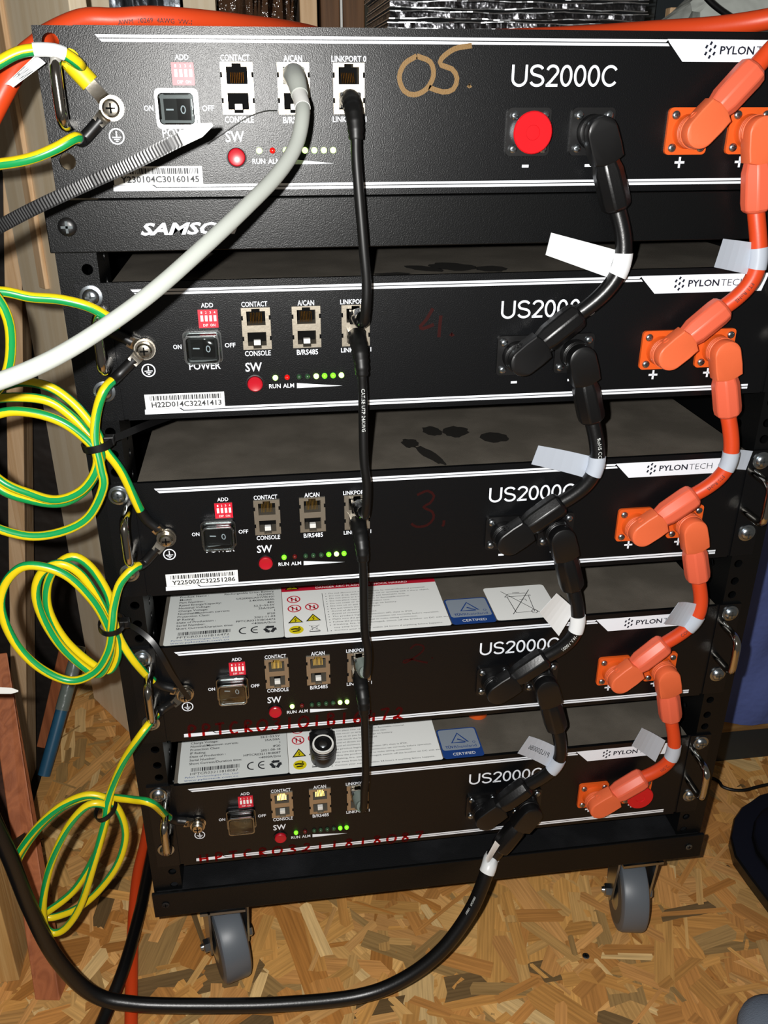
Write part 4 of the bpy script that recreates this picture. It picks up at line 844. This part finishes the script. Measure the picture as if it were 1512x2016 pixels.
mid = [at(262, 1120, -16), at(236, 1150, -20), at(224, 1195, -24), at(221, 1230, -28), at(214, 1280, -30), at(188, 1322, -30), at(140, 1340, -30), at(80, 1316, -30), at(30, 1266, -28), at(2, 1200, -27), at(10, 1150, -26), at(42, 1117, -26), at(85, 1116, -26), at(135, 1136, -26), at(182, 1182, -26), at(208, 1225, -25),
       at(220, 1262, -24), at(214, 1300, -22), at(196, 1327, -20), at(168, 1315, -20), at(120, 1272, -20), at(84, 1216, -20), at(70, 1165, -20), at(84, 1125, -20), at(120, 1110, -20), at(160, 1132, -19), at(196, 1184, -18), at(214, 1222, -18), at(230, 1262, -17), at(230, 1296, -15), at(214, 1320, -13), at(180, 1306, -13), at(130, 1262, -13), at(98, 1208, -13), at(92, 1160, -13), at(108, 1118, -13), at(142, 1096, -13), at(178, 1116, -12), at(212, 1168, -12), at(222, 1215, -13), at(236, 1258, -14), at(266, 1304, -14)]
earth_wire('e', 'coiled earth wire between the batteries marked 3, and 2.', 0, mid, [(3, 225, 3.2), (2, 147, 1.6)], sl=S1)
g = lambda u, v, y: at(u / 3.273, 1400 + v / 3.273, y)
mid = [at(284, 1438, -28), at(246, 1494, -26), at(222, 1548, -24), g(690, 610, -28), g(678, 700, -30), g(600, 1000, -32), g(520, 1250, -32), g(430, 1390, -32), g(350, 1430, -32), g(292, 1390, -32), g(276, 1280, -32), g(292, 1130, -32), g(340, 950, -32), g(440, 745, -31), g(550, 618, -30), g(640, 596, -29), g(688, 640, -26),
       g(660, 800, -24), g(590, 975, -24), g(480, 1150, -24), g(340, 1268, -24), g(255, 1310, -24), g(180, 1250, -24), g(100, 1120, -24), g(85, 1010, -24), g(130, 900, -23), g(250, 738, -22), g(400, 608, -21), g(560, 542, -20), g(690, 568, -20), g(770, 650, -19), g(808, 800, -18), g(760, 980, -18), g(650, 1140, -18), g(530, 1250, -17), g(400, 1312, -16), g(300, 1328, -16), g(200, 1270, -16), g(125, 1150, -16), g(100, 1020, -16), g(160, 880, -16), g(270, 735, -16), g(410, 615, -16), g(560, 553, -16), g(690, 555, -16), g(850, 570, -26), g(980, 595, -33)]
earth_wire('f', 'coiled earth wire between the battery marked 2. and the lowest battery', 0, mid, [(2, 212, 3.2), (1, 152, 1.6)], sl=S1)

# ------------------------------------------------------------------ cable ties
def tie(label, ring_c, ring_u, ring_w, tail, wd, m='black_plastic', head=True):
    t = thing('cable_tie', label, 'cable tie', ring_c, 'cable ties'); c, u, w = Vector(ring_c), Vector(ring_u), Vector(ring_w); ax = u.cross(w).normalized()
    mb = MB().use(m); N = 24; rs = []
    for k in range(N + 1):
        a = 2 * math.pi * k / N; p = c + u * math.cos(a) + w * math.sin(a); o_ = (u * math.cos(a) + w * math.sin(a)).normalized()
        rs.append([p - ax * wd / 2, p + ax * wd / 2, p + ax * wd / 2 + o_ * 1.1, p - ax * wd / 2 + o_ * 1.1])
    mb.rings(rs); build('strap', mb, t, smooth=30)
    if tail:
        P = catmull(tail, 3); mb = MB().use(m); rs = []
        for k, p in enumerate(P):
            T = (P[min(k + 1, len(P) - 1)] - P[max(k - 1, 0)]).normalized(); n_ = (CAM - p); n_ = (n_ - T * n_.dot(T)).normalized(); s = T.cross(n_); h = .7
            rs.append([p - s * wd / 2 - n_ * h, p + s * wd / 2 - n_ * h, p + s * wd / 2 + n_ * h, p - s * wd / 2 + n_ * h])
        mb.rings(rs); build('tail', mb, t, smooth=40)
        p = Vector(tail[0]); mb = MB().use(m).box((p.x - 3.6, p.y - 3.4, p.z - 3), (p.x + 3.2, p.y + 3, p.z + 3)); build('head', mb, t, bevel=.8)
    return t
k = at(192, 874, -18)
tie('black cable tie whose tail runs back under the battery marked 4.', k, (8.6, 0, 1.4), (0, 9.5, 0), [at(216, 866, -16), at(245, 855, -8), at(280, 840, 4), at(318, 826, 24), at(350, 815, 40)], 4.6)
k = at(220, 1228, -20)
tie('black cable tie whose thin tail curves onto the earth screw of the battery marked 2.', k, (8, 0, -.6), (0, 12.5, 0), [at(246, 1226, -18), at(272, 1240, -26), at(300, 1264, -32), at(322, 1298, -34), at(340, 1330, -30), at(372, 1376, -20)], 3.6)
k = at(208, 1592, -24)
tie('black cable tie holding the earth wire coil beside the lowest battery', k, (7.4, 0, 3), (0, 11, 0), None, 3.4)
# long ribbed tie reaching in from the left in front of the battery marked 05.
t = thing('long_cable_tie', 'long ribbed black cable tie with pale tip reaching in front of the battery marked 05.', 'cable tie', at(0, 446, -96))
P = catmull([at(-220, 560, -70), at(-60, 478, -90), at(60, 414, -98), at(180, 358, -102), at(260, 322, -104), at(335, 284, -104), at(385, 260, -102), at(418, 245, -100)], .75); n_ = len(P)
mb = MB().use('black_plastic'); rs = []
for k, p in enumerate(P):
    T = (P[min(k + 1, n_ - 1)] - P[max(k - 1, 0)]).normalized(); nn = CAM - p; nn = (nn - T * nn.dot(T)).normalized(); s = T.cross(nn); q = 1 - max(0, (k - (n_ - 10)) / 12); w_ = 3.1 * q
    h = .5 + (.12 if k % 2 and k < n_ - 22 else 0); rs.append([p - s * w_ - nn * .5, p + s * w_ - nn * .5, p + s * w_ + nn * .5, p + s * w_ * .7 + nn * h, p - s * w_ * .7 + nn * h, p - s * w_ + nn * .5])
mb.rings(rs[:n_ - 22]); build('strap', mb, t)
mb = MB().use('white_plastic'); mb.rings(rs[n_ - 23:]); build('tip', mb, t)
o = build('white_tie_tip', MB().use('white_plastic').rings([[at(-60, 1350, -62), at(-60, 1366, -62), at(-60, 1366, -60), at(-60, 1350, -60)], [at(22, 1354, -62), at(22, 1366, -62), at(22, 1366, -60), at(22, 1354, -60)], [at(36, 1359, -62), at(36, 1362, -62), at(36, 1362, -60), at(36, 1359, -60)]]), ori=at(0, 1360, -61)); tag(o, 'pale pointed cable tie end poking in beside the earth wire coil', 'cable tie')
o = build('loose_fibre', MB().use('black_rubber').tube(catmull([at(408, 284, -4), at(440, 262, -5), at(485, 232, -5), at(520, 219, -4), at(545, 218, -1.4)], 2), .28, 6, uv=False), ori=at(408, 284, -4)); tag(o, 'thin dark fibre lying across the battery marked 05. beside the SW button', 'fibre')

# ------------------------------------------------------------------ things around the rack
def beam(name, pts0, pts1, m, label, cat='board', base=None, bevel=1.):
    mb = MB().use(m); mb.rings([[Vector(p) for p in pts0], [Vector(p) for p in pts1]]); o = build(name, mb, ori=base or pts0[0], bevel=bevel); return tag(o, label, cat)
def post(name, x0, x1, y0, y1, z0, z1, m, label, cat='board', grp=None, bevel=1.):
    o = build(name, MB().use(m).box((x0, y0, z0), (x1, y1, z1)), ori=((x0 + x1) / 2, (y0 + y1) / 2, z0), bevel=bevel); return tag(o, label, cat, grp)
ux, uy = .58, -.81; nx, ny = .81, .58
bp_ = lambda s, d: (-389 + ux * s + nx * d, 457 + uy * s + ny * d)
beam('wide_board', [(*bp_(0, 0), FLOOR), (*bp_(203, 0), FLOOR), (*bp_(203, 16), FLOOR), (*bp_(0, 16), FLOOR)], [(*bp_(0, 0), 560), (*bp_(203, 0), 560), (*bp_(203, 16), 560), (*bp_(0, 16), 560)], 'wood_beige', 'wide beige board standing upright behind the left side of the rack')
beam('thin_batten', [(*bp_(58, -5), 60), (*bp_(74, -5), 60), (*bp_(74, 0), 60), (*bp_(58, 0), 60)], [(*bp_(58, -5), 560), (*bp_(74, -5), 560), (*bp_(74, 0), 560), (*bp_(58, 0), 560)], 'wood_stud', 'thin pale batten fixed upright on the wide beige board', 'batten')
def line(a, b, z): t = (z - a.z) / (b.z - a.z); return a.lerp(b, t)
E0 = [(at(14, 900, 495), at(24, 1540, 495)), (at(47, 900, 495), at(54, 1540, 495)), (at(65, 900, 545), at(72, 1540, 545)), (at(32, 900, 545), at(42, 1540, 545))]
beam('rafter', [line(a, b, -700) for a, b in E0], [line(a, b, 560) for a, b in E0], 'wood_stud', 'narrow pale rafter leaning inwards at the left, before the dark roof lining', 'rafter')
beam('reddish_plank', [(-372, 10, FLOOR), (-349, 6, FLOOR), (-346, 22, FLOOR), (-369, 26, FLOOR)], [at(-30, 1290, 190), at(14, 1285, 190), at(14, 1285, 208), at(-30, 1290, 208)], 'wood_red', 'reddish brown plank leaning at the left beside the lowest earth wire coil', 'plank')
beam('dark_plank', [at(2, 1690, 170), at(26, 1685, 170), at(26, 1685, 182), at(2, 1690, 182)], [at(-40, 1360, 260), at(-6, 1356, 260), at(-6, 1356, 272), at(-40, 1360, 272)], 'wood_dark', 'dark brown plank end behind the reddish plank', 'plank')
post('pine_post', -470, -390.5, 32, 78, FLOOR, -120, 'wood_pine', 'pale pine post standing on the floor at the left of the black lead', 'post')
beam('brown_offcut', [at(72, 1470, 420), at(100, 1476, 420), at(100, 1476, 440), at(72, 1470, 440)], [at(118, 1270, 420), at(150, 1276, 420), at(150, 1276, 440), at(118, 1270, 440)], 'wood_red', 'short brown wood offcut behind the blue pole', 'offcut')
t = thing('painted_pole', 'pole with blue lower half and grey upper half leaning beside the wide beige board', 'pole', (-424, 306, FLOOR))
a = Vector((-424, 306, FLOOR + 4)); b = at(156, 1272, 392); c = a.lerp(b, .52)
build('painted_half', MB().use('teal_paint').tube([a, a.lerp(c, .5), c], 7.5, 16, uv=False), t, smooth=50); build('wrapped_half', MB().use('grey_wrap').tube([c - (b - a) * .02, c.lerp(b, .5), b], 8.2, 16, uv=False), t, smooth=50)
o = build('black_bracket', MB().use('black_plastic').rings([[at(2, 1670, 60), at(50, 1638, 60), at(46, 1652, 60), at(16, 1692, 60)], [at(2, 1670, 64), at(50, 1638, 64), at(46, 1652, 64), at(16, 1692, 64)]]), ori=at(16, 1692, 60)); tag(o, 'small black bracket on the reddish plank behind the black lead', 'bracket')
# cables on the floor at the left
o = build('floor_cable', MB().use('orange_cable').tube(catmull([(-262, 420, FLOOR + 6.6), (-285, 300, FLOOR + 6.6), atz(286, 1655, FLOOR + 6), atz(270, 1730, FLOOR + 6), atz(261, 1850, FLOOR + 6), atz(258, 2010, FLOOR + 6), atz(256, 2200, FLOOR + 6)]), 5.8, 16), ori=atz(261, 1850, FLOOR), smooth=60); tag(o, 'orange cable on the floor left of the rack, under a black cable', 'cable')
o = build('floor_cable', MB().use('black_soft').tube(catmull([(-268, 400, FLOOR + 6.6), (-276, 250, FLOOR + 8), atz(287, 1738, FLOOR + 12), atz(274, 1800, FLOOR + 17), atz(246, 1900, FLOOR + 19), atz(205, 2005, FLOOR + 12), atz(120, 2200, FLOOR + 6.4)]), 6, 16), ori=atz(246, 1900, FLOOR), smooth=60); tag(o, 'black cable on the floor crossing the orange floor cable', 'cable')
# boards and foil against the back
for x0, x1, y0, m, l in ((-296, -262, 480, 'wood_beige', 'pale upright stud between the wide beige board and the upright foil'), (-191, -157, 492, 'wood_beige', 'pale upright stud between the upright foil and the film-wrapped board'), (-155, -77, 496, 'wood_brown', 'broad brown board behind glittering clear film'),
        (-71.5, -53.5, 480, 'wood_stud', 'narrow pale stud right of the film-wrapped board'), (-49.5, -29.5, 486, 'wood_brown', 'narrow brown stud left of the white strip'), (-26.4, -3, 486, 'wood_brown', 'narrow brown stud right of the white strip'), (-2.5, 60, 494, 'olive', 'dark olive panel behind the foil insulation stack')):
    post('wall_stud', x0, x1, y0, y0 + 22, FLOOR, 560, m, l, 'stud', 'upright studs at the back')
post('white_strip', -29.2, -26.8, 482, 500, FLOOR, 560, 'white_plastic', 'thin white strip between two brown studs', 'strip', bevel=.3)
mb = MB().use('foil'); N = 26; rn = random.Random(5); fr_ = []; 
for k in range(N + 1): fr_.append((-262 + 70 * k / N, 478 + (6 if k % 2 else -5) + rn.uniform(-3, 3)))
zz = [FLOOR + 1 + (560 - FLOOR) * j / 40 for j in range(41)]
vs = []; 
for j, z in enumerate(zz): vs += [(x + rn.uniform(-1.2, 1.2), y + rn.uniform(-2, 2), z) for x, y in fr_]
fs = [(j * (N + 1) + k, j * (N + 1) + k + 1, (j + 1) * (N + 1) + k + 1, (j + 1) * (N + 1) + k) for j in range(40) for k in range(N)]
mb.add(vs, fs); mb.add([(x, y + 1, z) for x, y, z in vs], [f[::-1] for f in fs]); o = build('upright_foil', mb, ori=(-227, 480, FLOOR)); tag(o, 'crumpled silver foil in upright folds behind the orange cable', 'foil')
mb = MB().use('film'); rn = random.Random(9); nx_, nz_ = 22, 40; vs = [(-158 + 84 * i / nx_, 487 + rn.uniform(-4, 4), FLOOR + 1 + 1065 * j / nz_) for j in range(nz_ + 1) for i in range(nx_ + 1)]
mb.add(vs, [(j * (nx_ + 1) + i, j * (nx_ + 1) + i + 1, (j + 1) * (nx_ + 1) + i + 1, (j + 1) * (nx_ + 1) + i) for j in range(nz_) for i in range(nx_)]); o = build('clear_film', mb, ori=(-116, 487, FLOOR)); tag(o, 'crumpled clear film hanging over the broad brown board', 'film')
# foil insulation stack lying on the top battery
t = thing('foil_insulation_stack', 'stack of silver foil insulation sheets lying on the battery marked 05.', 'insulation', (94, 300, 275))
rn = random.Random(11); zt = 275.0
def wavy(mb, x0, x1, y0, y1, z0, z1, n=48, amp=.5):
    rs = []
    ph = [rn.uniform(0, 6) for _ in range(4)]
    for k in range(n + 1):
        x = x0 + (x1 - x0) * k / n; w = amp * (math.sin(x * .05 + ph[0]) + .6 * math.sin(x * .17 + ph[1])) + rn.uniform(-.12, .12); yy = rn.uniform(-.4, .4) + 1.5 * math.sin(x * .09 + ph[2])
        rs.append([(x, y0 + yy, z0 + w), (x, y1, z0 + w), (x, y1, z1 + w), (x, y0 + yy, z1 + w)])
    mb.rings(rs)
for k in range(11):
    h = rn.uniform(6., 7.2); x0 = -15 + rn.uniform(-1.5, 1.5); sh_ = build('foil_sheet', (lambda m: (wavy(m.use('foil_dark'), x0 + 1, 200, 234, 380, zt + 1.6, zt + h - 1.6, amp=.35), m)[1])(MB()), t)
    for za in (zt + .7, zt + h - 1.5): mb = MB().use('foil'); wavy(mb, x0, 201, 230, 381, za, za + .8); build('foil_skin', mb, sh_)
    zt += h + .3
post('steel_post', 277, 297, 436, 456, FLOOR, 560, 'steel_grey', 'grey steel post behind the right end of the foil stack', 'post')
# furniture under a blue cover at the right, on a dark plinth
t = thing('covered_furniture', 'blue cloth covered furniture on a dark plinth beside the rack', 'furniture', (460, 380, FLOOR))
build('plinth', MB().use('dark_paint').box((282, 222, FLOOR), (760, 426, -459)), t, bevel=2); build('wooden_base', MB().use('wood_base').box((278, 216, -459), (764, 428, -437)), t, bevel=2)
mb = MB().use('blue_cloth'); rn = random.Random(4); nx_, nz_ = 40, 50; vs = []
def cl(i, j): x = 276 + 490 * i / nx_; z = -437 + 716 * j / nz_; return (x, 206 + 5 * math.sin(x * .05 + z * .011) + 4 * math.sin(z * .045 + x * .01) + 2.4 * math.sin(x * .11 - z * .05) + (12 if j > nz_ - 1 else 0), z)
vs = [cl(i, j) for j in range(nz_ + 1) for i in range(nx_ + 1)]; mb.add(vs, [(j * (nx_ + 1) + i, j * (nx_ + 1) + i + 1, (j + 1) * (nx_ + 1) + i + 1, (j + 1) * (nx_ + 1) + i) for j in range(nz_) for i in range(nx_)])
mb.box((276, 222, -437), (766, 428, 278)); build('blue_cover', mb, t, smooth=60)
post('dark_case', 302, 470, 462, 560, FLOOR, 420, 'dark_paint', 'tall dark case standing behind the white plastic bag', 'case', bevel=3)
post('wood_block', 303, 316, 414, 426, 278.6, 324, 'wood_stud', 'small wood block beside the dark case', 'block')
rn = random.Random(21); mb = MB().use('bag_white'); rs = []
for j in range(9):
    q = j / 8; r_ = []
    for k in range(28):
        a = 2 * math.pi * k / 28; w = (1 - .55 * q ** 2) * (1 + .16 * math.sin(5 * a + q * 4) + rn.uniform(-.06, .06)); r_.append((372 + 105 * math.cos(a) * w + 10 * q, 352 + 60 * math.sin(a) * w, 279.5 + 85 * q + rn.uniform(-3, 3) * (q > 0)))
    rs.append(r_)
mb.rings(rs); o = build('plastic_bag', mb, ori=(372, 352, 279.5), smooth=35); tag(o, 'crumpled white plastic bag on top of the blue covered furniture', 'bag')
o = build('thin_black_cable', MB().use('black_rubber').tube(catmull([at(1350, -60, 262), at(1385, -12, 262), at(1408, 12, 262), at(1440, 34, 262), at(1470, 50, 262), (292, 262, 283), (330, 262, 283), (420, 258, 283)], 2), 2.6, 10), ori=(292, 262, 279), smooth=60); tag(o, 'thin black cable lying across the white plastic bag', 'cable')
# right-hand floor things
pts = [atz(u, v, FLOOR) for u, v in ((1520, 1812), (1470, 1745), (1442, 1705), (1433, 1668), (1440, 1630), (1455, 1608), (1474, 1596), (1490, 1584), (1520, 1576))]; pts += [Vector((560, 150, FLOOR)), Vector((560, -30, FLOOR))]
c = Vector((460, 70, 0)); up = lambda p, k, h: (c.x + (p.x - c.x) * k, c.y + (p.y - c.y) * k, FLOOR + .8 + h)
t = thing('black_tray', 'flat black plastic tray with rounded corners lying on the floor at the right', 'tray', (460, 70, FLOOR + .8))
build('body', MB().use('black_plastic').rings([[up(p, .99, 0) for p in pts], [up(p, 1, 1.5) for p in pts], [up(p, 1, 13) for p in pts], [up(p, .985, 15) for p in pts]][::-1]), t, smooth=40)
build('raised_lid', MB().use('black_soft').rings([[up(p, .8, 15) for p in pts], [up(p, .79, 19) for p in pts], [up(p, .77, 20) for p in pts]][::-1]), t, smooth=40)
o = build('thin_floor_cable', MB().use('black_rubber').tube(catmull([(236, 330, FLOOR + 2.6), (300, 232, FLOOR + 2.6), atz(1396, 1530, FLOOR + 2), atz(1425, 1550, FLOOR + 2), atz(1462, 1556, FLOOR + 2), atz(1515, 1544, FLOOR + 2), (560, 185, FLOOR + 2.6)], 3), 2, 10), ori=atz(1425, 1550, FLOOR), smooth=60); tag(o, 'thin black cable on the floor between the rack and the black tray', 'cable')
mb = MB().use('grey_cloth').lathe((286, -118, FLOOR + .7), (0, 0, 1), [(0, 34), (5, 37), (12, 36), (19, 30), (25, 18), (27, 5)], 32); o = build('grey_cloth', mb, ori=(286, -118, FLOOR + .7), smooth=60); tag(o, 'bluish grey cloth bundle on the floor in front of the black tray', 'cloth')
